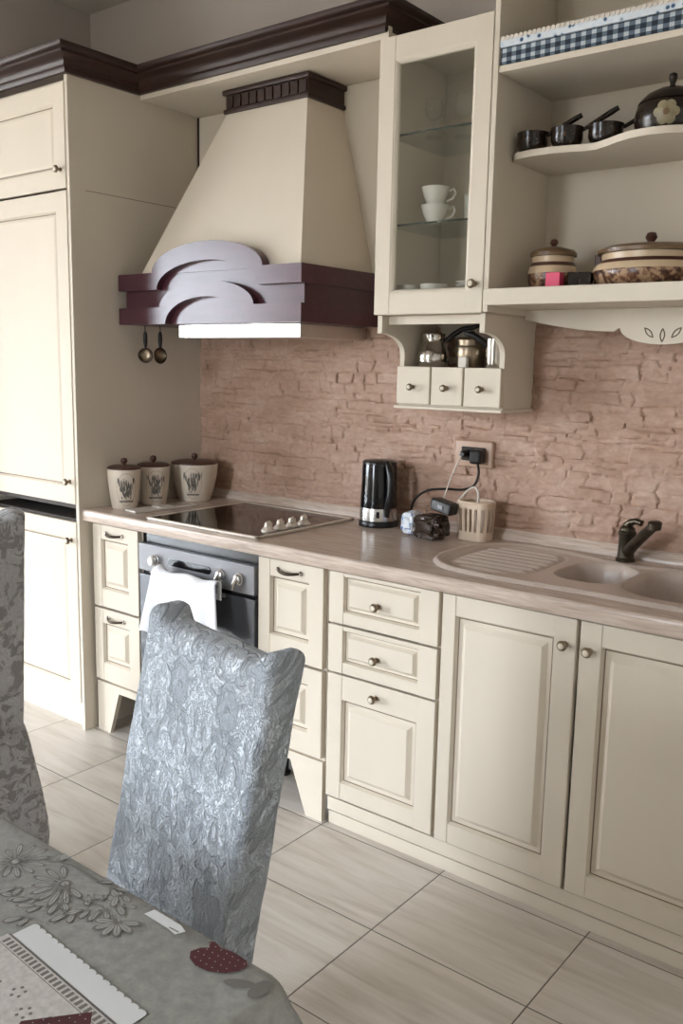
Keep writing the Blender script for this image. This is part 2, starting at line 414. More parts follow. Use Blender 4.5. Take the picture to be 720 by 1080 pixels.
# windows: (wall, start, end, sill, head) along X for the front wall, along Y for the west wall
WINS = [('front', -7.2, -4.05, .06, 2.88), ('front', .15, .95, .06, 2.60), ('west', -5.2, -4.0, .06, 2.88)]  # second front window is made up, added as fill for the right side
for wall, lo_, hi_, span in (('front', XL, XR, None), ('west', YF - .12, .12, None)):
    b = B(); ws = [w_ for w_ in WINS if w_[0] == wall]; cur = lo_
    def seg(a, c, z0, z1):
        if wall == 'front': b.box(a, c, YF - .12, YF, z0, z1, M['wallwhite'])
        else: b.box(XL - .12, XL, a, c, z0, z1, M['wallwhite'])
    for (_, a, c, z0, z1) in ws:
        seg(cur, a, 0, H); seg(a, c, 0, z0); seg(a, c, z1, H); cur = c
    seg(cur, hi_, 0, H)
    b.build('wall_' + wall, kind='structure', smooth=False)
for k, (wall, a, c, z0, z1) in enumerate(WINS):
    b = B(); p = B()
    for (q0, q1, d, e) in ((a, c, z0, z0 + .06), (a, c, z1 - .06, z1), (a, a + .06, z0 + .06, z1 - .06), (c - .06, c, z0 + .06, z1 - .06)):
        if wall == 'front': b.box(q0, q1, YF - .09, YF - .03, d, e, M['winframe'], .004)
        else: b.box(XL - .09, XL - .03, q0, q1, d, e, M['winframe'], .004)
    if wall == 'front': p.box(a + .05, c - .05, YF - .065, YF - .06, z0 + .05, z1 - .05, M['winglass'])
    else: p.box(XL - .065, XL - .06, a + .05, c - .05, z0 + .05, z1 - .05, M['winglass'])
    w = b.build('window_%d' % (k + 1), kind='structure'); p.build('pane', w, smooth=False)

# stone cladding on the wall behind the worktop
def stone_wall():
    x0, x1, z0, z1 = .001, 2.43, .912, 1.62
    rnd = random.Random(11); rows = []; z = z0 - .02
    while z < z1 + .05:
        h = rnd.choice((.016, .022, .026, .032, .042)); sts = []; x = x0 - rnd.random() * .2
        while x < x1 + .3:
            wd = rnd.uniform(.04, .16); sts.append((x, x + wd, rnd.random(), rnd.uniform(-1, 1), rnd.uniform(-1, 1))); x += wd
        rows.append((z, z + h, sts)); z += h
    st = .0042; nx = int((x1 - x0) / st); nz = int((z1 - z0) / st); pts = []
    for j in range(nz + 1):
        zz = z0 + (z1 - z0) * j / nz
        for i in range(nx + 1):
            xx = x0 + (x1 - x0) * i / nx
            wz = zz + noise.noise((xx * 9, zz * 20, 3)) * .009; wx = xx + noise.noise((xx * 14, zz * 30, 9)) * .016
            d = 0
            for r in rows:
                if r[0] <= wz < r[1]:
                    for s_ in r[2]:
                        if s_[0] <= wx < s_[1]:
                            u = (wx - s_[0]) / (s_[1] - s_[0]) - .5; v = (wz - r[0]) / (r[1] - r[0]) - .5
                            d = .005 + s_[2] * .0065 + s_[3] * u * .006 + s_[4] * v * .004
                            ev = min(wx - s_[0], s_[1] - wx); eh = min(wz - r[0], r[1] - wz)
                            if ev < .0024: d -= .0075 * max(0, .5 + 1.2 * noise.noise((xx * 5, zz * 9, 4)))
                            elif eh < .0020: d -= .0060 * max(0, .35 + 1.4 * noise.noise((xx * 7, zz * 8, 14)))
                            break
                    break
            d += noise.fractal((xx * 34, zz * 52, 1.7), 1.0, 2.0, 5) * .0030
            pts.append((xx, -.004 - max(0, d), zz))
    b = B(); b.grid(pts, nx + 1, nz + 1, M['stone']); return b
stone_wall().build('stone_cladding', wall_back, angle=60, recalc=False)['kind'] = 'structure'

# ------------------------------------------------------------------ joinery helpers
def rings(b, x0, x1, z0, z1, yf, prof, mats):
    """concentric rectangles: prof (inset, depth behind yf)"""
    k = len(prof)
    vs = []
    for ins, d in prof:
        vs += [(x0 + ins, yf + d, z0 + ins), (x1 - ins, yf + d, z0 + ins), (x1 - ins, yf + d, z1 - ins), (x0 + ins, yf + d, z1 - ins)]
    for j in range(k - 1):
        b.add(vs[4 * j:4 * j + 8], [(0, 1, 5, 4), (1, 2, 6, 5), (2, 3, 7, 6), (3, 0, 4, 7)], mats[j])
    b.add(vs[-4:], [(0, 1, 2, 3)], mats[-1])

def panel_front(x0, x1, z0, z1, yf, sl, sr, rb, rt, style='raised', t=.02):
    """framed door or drawer front: two stiles, two rails, a profiled panel"""
    b = B(); c = M['cream']; g = M['glaze_shade']
    b.box(x0, x0 + sl, yf, yf + t, z0, z1, c, .0022); b.box(x1 - sr, x1, yf, yf + t, z0, z1, c, .0022)
    b.box(x0 + sl - .001, x1 - sr + .001, yf + .0016, yf + t, z0 + .0005, z0 + rb, c, .0015); b.box(x0 + sl - .001, x1 - sr + .001, yf + .0016, yf + t, z1 - rt, z1 - .0005, c, .0015)
    X0, X1, Z0, Z1 = x0 + sl, x1 - sr, z0 + rb, z1 - rt
    if style == 'raised':
        k = min(1, min(X1 - X0, Z1 - Z0) / .16)
        rings(b, X0, X1, Z0, Z1, yf, [(-.001, .001), (.003 * k, .009), (.0045 * k, .0125), (.0080 * k, .0128), (.019 * k, .0130), (.032 * k, .0030), (.0345 * k, .0025)], [c, c, g, c, c, c, c])  # dark ring is antique patina, widened to paint groove shade too
    else:
        rings(b, X0, X1, Z0, Z1, yf, [(-.001, .001), (.005, .001), (.009, .006), (.0115, .0090), (.0160, .0090), (.022, .0070), (.026, .0060)], [c, c, c, g, c, c, c])
    b.box(X0 - .002, X1 + .002, yf + .014, yf + t, Z0 - .002, Z1 + .002, c)
    return b

def knob(parent, x, y, z, axis=(0, -1, 0), r=.0135):
    b = B()
    s = r / .0135
    prof = [(.0085 * s, 0), (.0085 * s, .002), (.005 * s, .004), (.0045 * s, .012), (.0075 * s, .014), (.0128 * s, .017), (.0135 * s, .020), (.0122 * s, .0235), (.0085 * s, .0255), (.008 * s, .0262), (.005 * s, .0275), (0.0001, .028)]
    mats = [M['pewter']] * 9 + [M['porcelain']] * 2
    b.lathe(prof, (x, y, z), M['pewter'], axis, 20, mats=mats)
    o = b.build('knob', parent); o['label'] = 'pewter knob with porcelain centre'
    return o

def bow_handle(parent, x0, x1, y, z):
    b = B(); n = 12; pts = []; rr = []
    for i in range(n + 1):
        t = i / n; pts.append((x0 + (x1 - x0) * t, y - .022 * math.sin(PI * t) ** .7, z - .004 * math.sin(PI * t))); rr.append(.0035 + .002 * math.sin(PI * t))
    b.tube(pts, rr, M['darkpewter'], 8)
    for x in (x0, x1): b.lathe([(.008, 0), (.008, .002), (.005, .004), (.003, .007)], (x, y, z), M['polished'], (0, -1, 0), 14)
    o = b.build('handle', parent); o['label'] = 'dark bow handle'; return o

YD = -.585
# ------------------------------------------------------------------ tall built-in fridge cabinet
FY = -.636
fr = thing('tall_fridge_cabinet', 'tall cream built-in cabinet with three panelled doors at the left end', 'cabinet', (-.345, -.31, 0))
b = B(); c = M['cream']
b.box(-.018, 0, FY + .004, -.002, 0, 2.42, c, .0015)
b.box(-.69, -.672, FY + .03, -.002, 0, 2.42, c)
b.box(-.672, -.018, FY + .04, -.002, 2.40, 2.42, c)
b.box(-.672, -.018, -.02, -.002, .09, 2.40, c)
b.box(-.672, -.018, FY + .03, -.02, .875, .895, M['shadowgap']); b.box(-.672, -.018, FY + .03, -.02, .825, .835, M['shadowgap']); b.box(-.672, -.018, FY + .03, -.02, .09, .108, c)
b.box(-.672, -.018, -.14, -.12, .835, .875, M['shadowgap'])  # dark boards paint the shade inside the gap between the doors
b.build('carcass', fr)
B().box(-.69, -.004, FY + .022, FY + .034, .045, .1, c, .001).box(-.69, -.004, FY + .03, FY + .04, 0, .042, c, .001).build('plinth', fr)
b = B().box(-.0185, .0012, FY + .07, -.003, 2.0395, 2.0415, M['glaze_shade']); b.build('panel_seam', fr)
for (z0, z1, kz) in ((2.042, 2.398, 2.105), (.897, 2.034, .982), (.110, .828, .757)):
    d = panel_front(-.685, -.016, z0, z1, FY, .062, .062, .062, .062, 'flat').build('door', fr)
    knob(d, -.047, FY, kz)

# ------------------------------------------------------------------ base cabinets
def carcass(b, x0, x1, z0=.19, z1=.832):
    c = M['cream']
    b.box(x0, x0 + .016, YD + .021, -.02, z0, z1, c); b.box(x1 - .016, x1, YD + .021, -.02, z0, z1, c)
    b.box(x0 + .016, x1 - .016, YD + .021, -.02, z0, z0 + .016, c); b.box(x0 + .016, x1 - .016, -.036, -.02, z0 + .016, z1, c)
    b.box(x0 + .016, x1 - .016, YD + .021, YD + .04, z1 - .05, z1, c)

def narrow(x0, x1, label, foot):
    t = thing('narrow_base_cabinet', label, 'cabinet', ((x0 + x1) / 2, -.3, 0), group='narrow base cabinets beside the oven')
    b = B(); carcass(b, x0, x1, .2); b.build('carcass', t)
    for (z0, z1) in ((.506, .826), (.212, .498)):
        k = (x1 - x0) / .279
        d = panel_front(x0 + .004, x1 - .004, z0, z1, YD, .05 * k, .058 * k, .072, .056).build('drawer', t)
        bow_handle(d, (x0 + x1) / 2 - .05, (x0 + x1) / 2 + .045, YD, z1 - .03)
    y0, y1 = YD + .006, YD + .024
    if foot == 'l': poly = [(x0 + .004, 0), (x0 + .076, 0), (x0 + .134, .172), (x1, .172), (x1, .2), (x0 + .004, .2)]
    else: poly = [(x1 - .001, 0), (x1 - .069, 0), (x1 - .136, .172), (x0, .172), (x0, .2), (x1 - .001, .2)]
    B().prism(poly, y0, y1, 'y', M['cream']).build('foot_board', t)
narrow(.012, .285, 'narrow cream base cabinet between fridge cabinet and oven', 'l')
narrow(.879, 1.158, 'narrow cream base cabinet right of the oven with a slanted foot', 'r')

t = thing('drawer_base_cabinet', 'cream base cabinet with two drawers above a knobbed panel front', 'cabinet', (1.371, -.3, 0))
b = B(); carcass(b, 1.168, 1.572, .1); b.build('carcass', t)
for (z0, z1, kz, rb, rt) in ((.667, .826, .745, .038, .012), (.512, .661, .583, .036, .014), (.104, .506, .466, .055, .078)):
    d = panel_front(1.176, 1.566, z0, z1, YD, .056, .062, rb, rt).build('drawer', t); knob(d, 1.358, YD + (.0016 if z0 > .5 else .0016), kz)
t = thing('sink_base_cabinet', 'wide cream base cabinet under the sink with two panelled doors', 'cabinet', (1.98, -.3, 0))
b = B(); carcass(b, 1.574, 2.386, .1, .70); b.build('carcass', t)
B().box(1.574, 2.386, YD + .021, YD + .04, .70, .832, M['cream']).build('top_rail', t)
d = panel_front(1.578, 1.968, .1, .826, YD, .042, .06, .06, .058).build('door', t); knob(d, 1.939, YD, .757)
d = panel_front(1.978, 2.380, .1, .826, YD, .056, .046, .06, .058).build('door', t); knob(d, 2.004, YD, .753)
pl = thing('plinth_board', 'cream stepped plinth board on the tiles under drawer and sink cabinets', 'plinth', (1.78, -.56, 0))
B().box(1.174, 2.386, YD + .013, YD + .036, .049, .092, M['cream'], .002).build('upper_strip', pl)
B().box(1.176, 2.384, YD + .036, YD + .046, .001, .0995, M['shadowgap']).build('gap_shade_board', pl)['label'] = 'dark board painting shade behind the plinth gaps'  # board added to paint the dark shade lines around the plinth strips
B().box(1.174, 2.386, YD + .020, YD + .036, 0, .042, M['cream'], .002).build('lower_strip', pl)

# ------------------------------------------------------------------ oven
ov = thing('built_in_oven', 'dark grey built-in oven with lever knobs under the hob', 'oven', (.58, -.3, .2))
b = B(); b.box(.289, .875, YD + .02, -.03, .2, .79, M['blackmat']); b.box(.289, .875, YD + .022, YD + .03, .79, .834, M['blackgloss'], .001); b.build('housing', ov)
b = B(); b.box(.290, .868, YD - .004, YD + .02, .690, .789, M['ovengrey'], .003)
b.build('control_panel', ov)
b = B(); b.prism(arc(.465, .742, .013, .013, PI / 2, 3 * PI / 2, 8) + arc(.655, .742, .013, .013, -PI / 2, PI / 2, 8), YD - .0065, YD - .003, 'y', M['blackgloss']); b.build('display', ov)
b = B(); b.box(.290, .868, YD - .002, YD + .02, .212, .676, M['ovendoor'], .004); dr = b.build('door', ov)
b = B(); b.tube([(.42, YD - .052, .708), (.742, YD - .052, .708)], .008, M['ovengrey'], 12)
for x in (.432, .73): b.tube([(x, YD, .668), (x, YD - .03, .678), (x, YD - .052, .708)], .007, M['ovengrey'], 8)
b.build('handle', dr)
B().prism([(.287, .2), (.287, .172), (.877, .172), (.877, .2)], YD + .006, YD + .024, 'y', M['cream']).build('apron', ov)['label'] = 'cream apron below the oven'
for (x, sl) in ((.385, 0), (.716, 1), (.800, 1)):
    b = B(); y = YD - .004; z = .737
    b.lathe([(.021, 0), (.021, .004), (.017, .007), (.016, .014), (.012, .017), (.0001, .018)], (x, y, z), M['steel'], (0, -1, 0), 24)
    if sl: b.tube([(x + .004, y - .016, z + .010), (x - .004, y - .022, z - .012), (x - .012, y - .020, z - .034)], [.0065, .008, .006], M['polished'], 10)
    else: b.lathe([(.016, .018), (.019, .023), (.015, .028), (.0001, .029)], (x, y, z), M['white_china'], (0, -1, 0), 22, sx=.8)
    b.build('knob', ov)

# towel over the oven handle
def towel():
    b = B(); nu, nv = 44, 40; pts = []
    def prof(t, xs):   # t 0..1 back hem -> over bar -> front hem
        yb = YD - .052
        if t < .3: return (yb + .013, .712 - (.3 - t) / .3 * .05)
        if t < .42:
            a = (t - .3) / .12 * PI; return (yb + .013 * math.cos(a), .712 + .014 * math.sin(a))
        return (yb - .013, .712 - (t - .42) / .58 * xs)
    for j in range(nv):
        t = j / (nv - 1)
        for i in range(nu):
            u = i / (nu - 1); L = .215 - .02 * u + .012 * math.sin(u * 9)
            y, z = prof(t, L); k = max(0, t - .42) / .58
            x = .44 + (.752 - .44) * u + (u - .5) * .05 * k - .03 * k * (1 - u)
            fold = math.sin(u * 21 + 1.5 * math.sin(u * 6)) * .5 + math.sin(u * 9.0 + 1) * .6
            y -= k * .004 + (.010 * k + .003) * (fold + .6) if t > .40 else 0
            z += .004 * math.sin(u * 13 + 1) * (1 if .28 < t < .5 else 0) + .012 * math.exp(-((u - .08) / .05) ** 2) * (t > .3)
            pts.append((x, y, z))
    b.grid(pts, nu, nv, M['towel'])
    o = b.build('tea_towel', base=(.6, YD - .05, .5), recalc=False)
    md = o.modifiers.new('thick', 'SOLIDIFY'); md.thickness = .003; md.offset = 0
    tag(o, 'white cotton tea towel hanging over the oven door handle', 'towel')
towel()
for x in (.33, .84):
    for y in (-.12, -.40): B().lathe([(.022, 0), (.022, .01), (.015, .016), (.015, .199)], (x, y, .0005), M['blackmat'], seg=16).build('leg', ov)

# ------------------------------------------------------------------ countertop
ct = thing('countertop', 'streaky beige stone-effect worktop running along the stone wall', 'countertop', (1.2, -.3, .838))
CY0, CZ = -.62, .88
def ct_slab():
    b = B(); hx0, hx1, hy0, hy1 = 1.80, 2.345, -.47, -.13   # sink opening
    for (x0, x1, y0, y1) in ((.001, hx0, CY0 + .008, -.001), (hx1, 2.43, CY0 + .008, -.001), (hx0, hx1, CY0 + .008, hy0), (hx0, hx1, hy1, -.001)):
        b.box(x0, x1, y0, y1, .838, CZ, M['counter'])
    prof = [(CY0 + .008, .838), (CY0 + .002, .838), (CY0, .841)] + [(CY0 + .010 - .010 * math.cos(a), .870 + .010 * math.sin(a)) for a in [i * PI / 2 / 6 for i in range(7)]] + [(CY0 + .012, CZ)]
    prof = prof[:3] + prof[3:]
    b.prism(prof, .001, 2.43, 'x', M['counter'])
    return b
ct_slab().build('slab', ct)
B().prism([(-.001, CZ), (-.030, CZ), (-.030, CZ + .008), (-.012, CZ + .034), (-.001, CZ + .036)], .001, 2.43, 'x', M['counter']).build('upstand', ct)

# ------------------------------------------------------------------ hob
hb = thing('hob', 'black glass hob with pale frame and four knobs in the worktop', 'hob', (.607, -.34, CZ))
b = B(); x0, x1, y0, y1 = .332, .884, -.590, -.082; z0, z1 = CZ + .0003, CZ + .008
for (a, c_, d, e) in ((x0, x1, y0, y0 + .014), (x0, x1, y1 - .014, y1), (x0, x0 + .014, y0, y1), (x1 - .014, x1, y0, y1)): b.box(a, c_, d, e, z0, z1, M['hobframe'], .002)
b.build('frame', hb)
B().box(x0 + .012, x1 - .012, y0 + .012, y1 - .012, z0, z1 - .0015, M['hobglass']).build('glass', hb)
for y in (-.478, -.418, -.358, -.296):
    b = B(); b.lathe([(.024, 0), (.024, .003), (.020, .007), (.0135, .015), (.0125, .026), (.010, .029), (.0001, .0295)], (.826, y, z1 - .0015), M['hobframe'], seg=24)
    b.obox((.826, y, z1 + .022), (.008, .036, .018), .5, M['hobframe'], .003); b.build('knob', hb)

# ------------------------------------------------------------------ sink + faucet
def sink():
    # outline of the moulded bowl unit (plan)
    out = [(1.437, -.31), (1.442, -.40), (1.475, -.475), (1.53, -.525), (1.60, -.548), (1.75, -.557), (1.95, -.545), (2.20, -.545), (2.31, -.53), (2.385, -.47), (2.41, -.38), (2.41, -.26), (2.385, -.16), (2.32, -.11), (2.2, -.10), (2.08, -.115), (1.95, -.145), (1.86, -.135), (1.76, -.105), (1.64, -.085), (1.55, -.09), (1.49, -.14), (1.45, -.21)]
    # smooth closed curve (Catmull-Rom)
    P = []
    n = len(out)
    for i in range(n):
        p0, p1, p2, p3 = [Vector(out[(i + k) % n]) for k in (-1, 0, 1, 2)]
        for s in range(8):
            t = s / 8; P.append(.5 * ((2 * p1) + (p2 - p0) * t + (2 * p0 - 5 * p1 + 4 * p2 - p3) * t * t + (3 * p1 - p0 - 3 * p2 + p3) * t ** 3))
    def sd(x, y):
        d = 1e9; ins = False; m = len(P)
        for i in range(m):
            ax, ay = P[i]; bx, by = P[(i + 1) % m]
            ex, ey = bx - ax, by - ay; t = max(0, min(1, ((x - ax) * ex + (y - ay) * ey) / (ex * ex + ey * ey)))
            q = (x - ax - ex * t) ** 2 + (y - ay - ey * t) ** 2
            if q < d: d = q
            if (ay > y) != (by > y) and x < (bx - ax) * (y - ay) / (by - ay) + ax: ins = not ins
        d = math.sqrt(d); return -d if ins else d
    def rr(x, y, x0, x1, y0, y1, r):
        qx = abs(x - (x0 + x1) / 2) - (x1 - x0) / 2 + r; qy = abs(y - (y0 + y1) / 2) - (y1 - y0) / 2 + r
        return math.hypot(max(qx, 0), max(qy, 0)) + min(max(qx, qy), 0) - r
    def sm(t): t = max(0, min(1, t)); return t * t * (3 - 2 * t)
    gx, gy = 1.425, -.57; st = .0052; nx, ny = int((2.42 - gx) / st) + 1, int((-.075 + .57) / st) + 1
    idx = {}; vs = []; fs = []
    for j in range(ny):
        for i in range(nx):
            x, y = gx + i * st, gy + j * st; d = sd(x, y)
            if d > 0.004: continue
            z = CZ + .004 + .007 * sm((-d) / .008) - .006 * sm((-d - .016) / .014)
            if d > -.003: z = CZ + .0006
            b1 = rr(x, y, 1.805, 1.985, -.425, -.175, .075); b2 = rr(x, y, 2.005, 2.35, -.47, -.125, .11)
            z -= .09 * sm((-b1 + .003) / .022) + .15 * sm((-b2 + .003) / .024)
            if x < 1.81:                                   # drainer: recessed field with raised ribs
                f = rr(x, y, 1.485, 1.775, -.50, -.125, .11)
                z -= .0045 * sm(-f / .012)
                ph = ((y + .49) / .042) % 1.0
                if f < -.014 and x < 1.80: z += .0085 * math.exp(-((ph - .5) / .15) ** 2) * sm((-f - .014) / .02)
            idx[(i, j)] = len(vs); vs.append((x, y, z))
    for j in range(ny - 1):
        for i in range(nx - 1):
            q = [(i, j), (i + 1, j), (i + 1, j + 1), (i, j + 1)]
            if all(k in idx for k in q): fs.append([idx[k] for k in q])
    # skirt so the rim reads as a solid lip
    b = B(); b.add(vs, fs, M['sink']); return b
M['sink'] = simple('beige_granite_composite', '#beaea2', .30, var=.06, vscale=180)
sk = thing('sink', 'beige composite sink with ribbed drainer and two bowls', 'sink', (1.93, -.33, CZ))
sink().build('basin', sk, angle=80, recalc=False)
for (x, y, z, r) in ((1.895, -.30, CZ - .086, .028), (2.178, -.297, CZ - .146, .035)):
    b = B(); b.lathe([(r, 0), (r, .003), (r * .86, .005), (.0001, .006)], (x, y, z), M['chrome'], seg=24); b.build('drain_plug', sk)

fa = thing('faucet', 'antique bronze mixer tap behind the sink bowls', 'faucet', (1.885, -.075, CZ))
b = B(); fx, fy = 1.888, -.068
b.lathe([(.029, 0), (.029, .006), (.0245, .010), (.0235, .03), (.0235, .075), (.026, .080), (.026, .087), (.022, .091), (.022, .097), (.015, .106), (.0001, .109)], (fx, fy, CZ + .001), M['bronze'], seg=28); b.build('body', fa)
b = B(); b.tube([(fx + .010, fy - .012, CZ + .030), (fx + .04, fy - .045, CZ + .062), (fx + .10, fy - .112, CZ + .118), (fx + .122, fy - .135, CZ + .138)], [.017, .0165, .015, .015], M['bronze'], 16)
b.lathe([(.014, 0), (.019, -.004), (.019, -.022), (.017, -.024), (.0001, -.024)], (fx + .126, fy - .139, CZ + .152), M['bronze'], (.1, -.1, 1), 20); b.build('spout', fa)
b = B(); b.tube([(fx - .004, fy, CZ + .104), (fx + .010, fy - .004, CZ + .118), (fx + .030, fy - .010, CZ + .124), (fx + .046, fy - .014, CZ + .120)], [.012, .0105, .009, .0095], M['bronze'], 12); b.build('lever', fa)

# ------------------------------------------------------------------ range hood
hd = thing('range_hood', 'cream chimney range hood with dark red arched wooden band', 'range hood', (.46, -.2, 1.52))
b = B()
zb, zt = 1.745, 2.335
bt = [(.10, 0), (.893, 0), (.893, -.405), (.10, -.405)]; tp = [(.366, 0), (.742, 0), (.742, -.205), (.366, -.205)]
b.add([(x, y - .001, zb) for x, y in bt] + [(x, y - .001, zt) for x, y in tp], [(0, 1, 5, 4), (1, 2, 6, 5), (2, 3, 7, 6), (3, 0, 4, 7), (4, 5, 6, 7), (3, 2, 1, 0)], M['cream'])
b.build('chimney', hd, smooth=False)
b = B(); b.tube([(.7445, -.006, 2.322), (.896, -.006, 1.755)], .0035, M['glaze_shade'], 6); b.build('edge_gap_line', hd)  # thin dark tube painted in for the shaded gap along the chimney
b = B(); wd = M['hoodwood']
b.box(.022, .912, -.408, -.002, 1.571, 1.752, wd, .001)
b.build('band', hd)
def strip(zlo, zhi, ao, ai):
    """moulded strip that arches over the middle: ao/ai = (half width, crown height) outer / inner"""
    up = [(.026, zhi)] + [(x, z) for x, z in arc(.478, zhi, ao[0], ao[1], PI, 0, 26)] + [(.9045, zhi)]
    lo = [(.9045, zlo)] + [(x, z) for x, z in arc(.478, zlo, ai[0], ai[1], 0, PI, 26)] + [(.026, zlo)]
    # quads between the two outlines
    n = len(up); lo = list(reversed(lo)); y0, y1 = -.436, -.400
    vs = [(x, y0, z) for x, z in up] + [(x, y0, z) for x, z in lo] + [(x, y1, z) for x, z in up] + [(x, y1, z) for x, z in lo]
    fs = []
    for i in range(n - 1):
        fs += [(i, i + 1, n + i + 1, n + i), (2 * n + i + 1, 2 * n + i, 3 * n + i, 3 * n + i + 1), (i, 2 * n + i, 2 * n + i + 1, i + 1), (n + i, n + i + 1, 3 * n + i + 1, 3 * n + i)]
    fs += [(0, n, 3 * n, 2 * n), (n - 1, 3 * n - 1, 4 * n - 1, 2 * n - 1)]
    b = B(); b.add(vs, fs, wd)
    b.box(.905, .922, -.4362, -.002, zlo, zhi, wd)      # returns along the right and left sides
    b.box(.012, .0258, -.4362, -.002, zlo, zhi, wd)
    return b
strip(1.694, 1.754, (.275, .095), (.250, .092)).build('arched_moulding', hd)
strip(1.571, 1.631, (.235, .086), (.205, .092)).build('arched_moulding', hd)
# curved infill behind the arches so the wood layers rise above the band
b = B(); b.prism(arc(.478, 1.75, .265, .085, 0, PI, 26), -.412, -.39, 'y', wd); b.build('arch_panel', hd)
b = B(); b.box(.284, .872, -.380, -.03, 1.523, 1.571, M['steel'], .002); b.build('steel_canopy', hd)
b = B(); 
b.box(.352, .756, -.220, -.002, 2.323, 2.338, M['darkwood'], .004); b.box(.360, .748, -.211, -.002, 2.338, 2.385, M['darkwood']); b.box(.350, .760, -.224, -.002, 2.385, 2.403, M['darkwood'], .005)
for i in range(10): b.box(.366 + i * .0385, .366 + i * .0385 + .032, -.2175, -.2105, 2.341, 2.382, M['darkwood'], .002)
b.build('dentil_cap', hd)

def strainer(x, y, rz, r, label):
    t = thing('hanging_strainer', label, 'strainer', (x, y, 1.43), group='small strainers hanging from the hood')
    R = Matrix.Rotation(rz, 3, 'Z')
    def P(u, v, z): return Vector((x, y, 0)) + R @ Vector((u, v, 0)) + Vector((0, 0, z))
    b = B(); b.tube([P(0, 0, 1.571), P(0, -.002, 1.555), P(0, 0, 1.545)], .002, M['blackmat'], 6)
    b.tube([P(0, 0, 1.547), P(0, 0, 1.535), P(0, 0, 1.51), P(0, 0, 1.487)], [.005, .008, .0085, .005], M['blackmat'], 10); b.build('handle', t)
    b = B(); n = 28
    b.tube([P(r * math.sin(2 * PI * i / n), 0, 1.458 + r * math.cos(2 * PI * i / n)) for i in range(n + 1)], .003, M['darkpewter'], 8, False)
    b.tube([P(0, 0, 1.49), P(0, 0, 1.458 + r)], .003, M['darkpewter'], 8)
    b.build('rim', t)
    b = B(); ax = R @ Vector((0, 1, 0))
    b.lathe([(r * math.cos(a), r * .5 * math.sin(a)) for a in [i * PI / 2 / 6 for i in range(6)]] + [(.0005, r * .5)], P(0, 0, 1.458), M['pewter'], ax, 24, cap=False); b.build('bowl', t)
strainer(.088, -.375, .65, .026, 'round strainer seen face-on hanging under the hood, left of two')
strainer(.138, -.345, 1.55, .028, 'edge-on small strainer hanging under the hood, right of two')

# ------------------------------------------------------------------ soffit and crown moulding
sf = thing('soffit_board', 'cream bridging board over the hood between fridge and glass cabinets', 'bridging board', (.57, -.16, 2.405))
B().box(.001, 1.146, -.309, -.001, 2.405, 2.425, M['cream'], .001).build('board', sf)
B().box(.001, 1.146, -.309, -.291, 2.425, 2.48, M['cream'], .001).build('fascia', sf)
bp = B().box(.001, 1.146, -.014, -.001, 1.621, 2.404, M['cream'], .001).build('wall_panel', sf)
B().box(.001, .006, -.020, -.014, 1.621, 2.404, M['darkwood']).build('dark_edge_strip', sf)
def crown():
    prof = [(.0, 2.422), (.012, 2.422), (.016, 2.430), (.016, 2.438), (.022, 2.442), (.024, 2.452), (.034, 2.464), (.048, 2.472), (.052, 2.476), (.052, 2.482), (.060, 2.486), (.064, 2.494), (.064, 2.505), (.0, 2.505)]
    def path(d): return [(-.700, -.636 - d), (d, -.636 - d), (d, -.309 - d), (1.128 + d, -.309 - d), (1.128 + d, -.0005)]
    b = B(); n = len(prof); vs = []
    for d, z in prof: vs += [(x, y, z) for x, y in path(d)]
    fs = [(j * 5 + i, j * 5 + i + 1, ((j + 1) % n) * 5 + i + 1, ((j + 1) % n) * 5 + i) for j in range(n) for i in range(4)]
    fs += [tuple(j * 5 for j in range(n)), tuple(reversed([j * 5 + 4 for j in range(n)]))]
    b.add(vs, fs, M['darkwood']); return b
tag(crown().build('crown_moulding', base=(.2, -.4, 2.42)), 'dark brown wooden crown moulding along the cabinet tops', 'moulding')

# ------------------------------------------------------------------ glass-door wall cabinet
gc = thing('glass_wall_cabinet', 'cream wall cabinet with a glass door right of the hood', 'cabinet', (1.34, -.17, 1.59))
b = B(); x0, x1, z0, z1 = 1.150, 1.529, 1.592, 2.388; c = M['cream']
b.box(x0, x0 + .018, -.333, -.002, z0, z1, c, .001); b.box(x1 - .018, x1, -.333, -.002, z0, z1, c, .001)
b.box(x0 + .018, x1 - .018, -.333, -.002, z0, z0 + .045, c); b.box(x0 + .018, x1 - .018, -.333, -.002, z1 - .018, z1, c); b.box(x0 + .018, x1 - .018, -.014, -.002, z0 + .04, z1 - .018, c)
b.build('carcass', gc)
b = B(); yf = -.356
b.box(x0, x0 + .056, yf, yf + .021, z0, z1, c, .002); b.box(x1 - .052, x1, yf, yf + .021, z0, z1, c, .002)
b.box(x0 + .055, x1 - .051, yf + .0015, yf + .021, z0, z0 + .062, c, .002); b.box(x0 + .055, x1 - .051, yf + .0015, yf + .021, z1 - .066, z1, c, .002)
X0, X1, Z0, Z1 = x0 + .056, x1 - .052, z0 + .062, z1 - .066
rp = [(-.001, .0015), (.004, .003), (.010, .009), (.012, .016)]
for j in range(3):
    (i0, d0), (i1, d1) = rp[j], rp[j + 1]
    b.add([(X0 + i0, yf + d0, Z0 + i0), (X1 - i0, yf + d0, Z0 + i0), (X1 - i0, yf + d0, Z1 - i0), (X0 + i0, yf + d0, Z1 - i0), (X0 + i1, yf + d1, Z0 + i1), (X1 - i1, yf + d1, Z0 + i1), (X1 - i1, yf + d1, Z1 - i1), (X0 + i1, yf + d1, Z1 - i1)], [(0, 1, 5, 4), (1, 2, 6, 5), (2, 3, 7, 6), (3, 0, 4, 7)], c if j != 1 else M['cream'])
gd = b.build('door', gc, recalc=False)
B().box(X0 + .006, X1 - .006, yf + .012, yf + .016, Z0 + .006, Z1 - .006, M['pane']).build('glass_pane', gd, smooth=False)
knob(gd, 1.502, yf, 1.672)
GS = (2.122, 1.862)
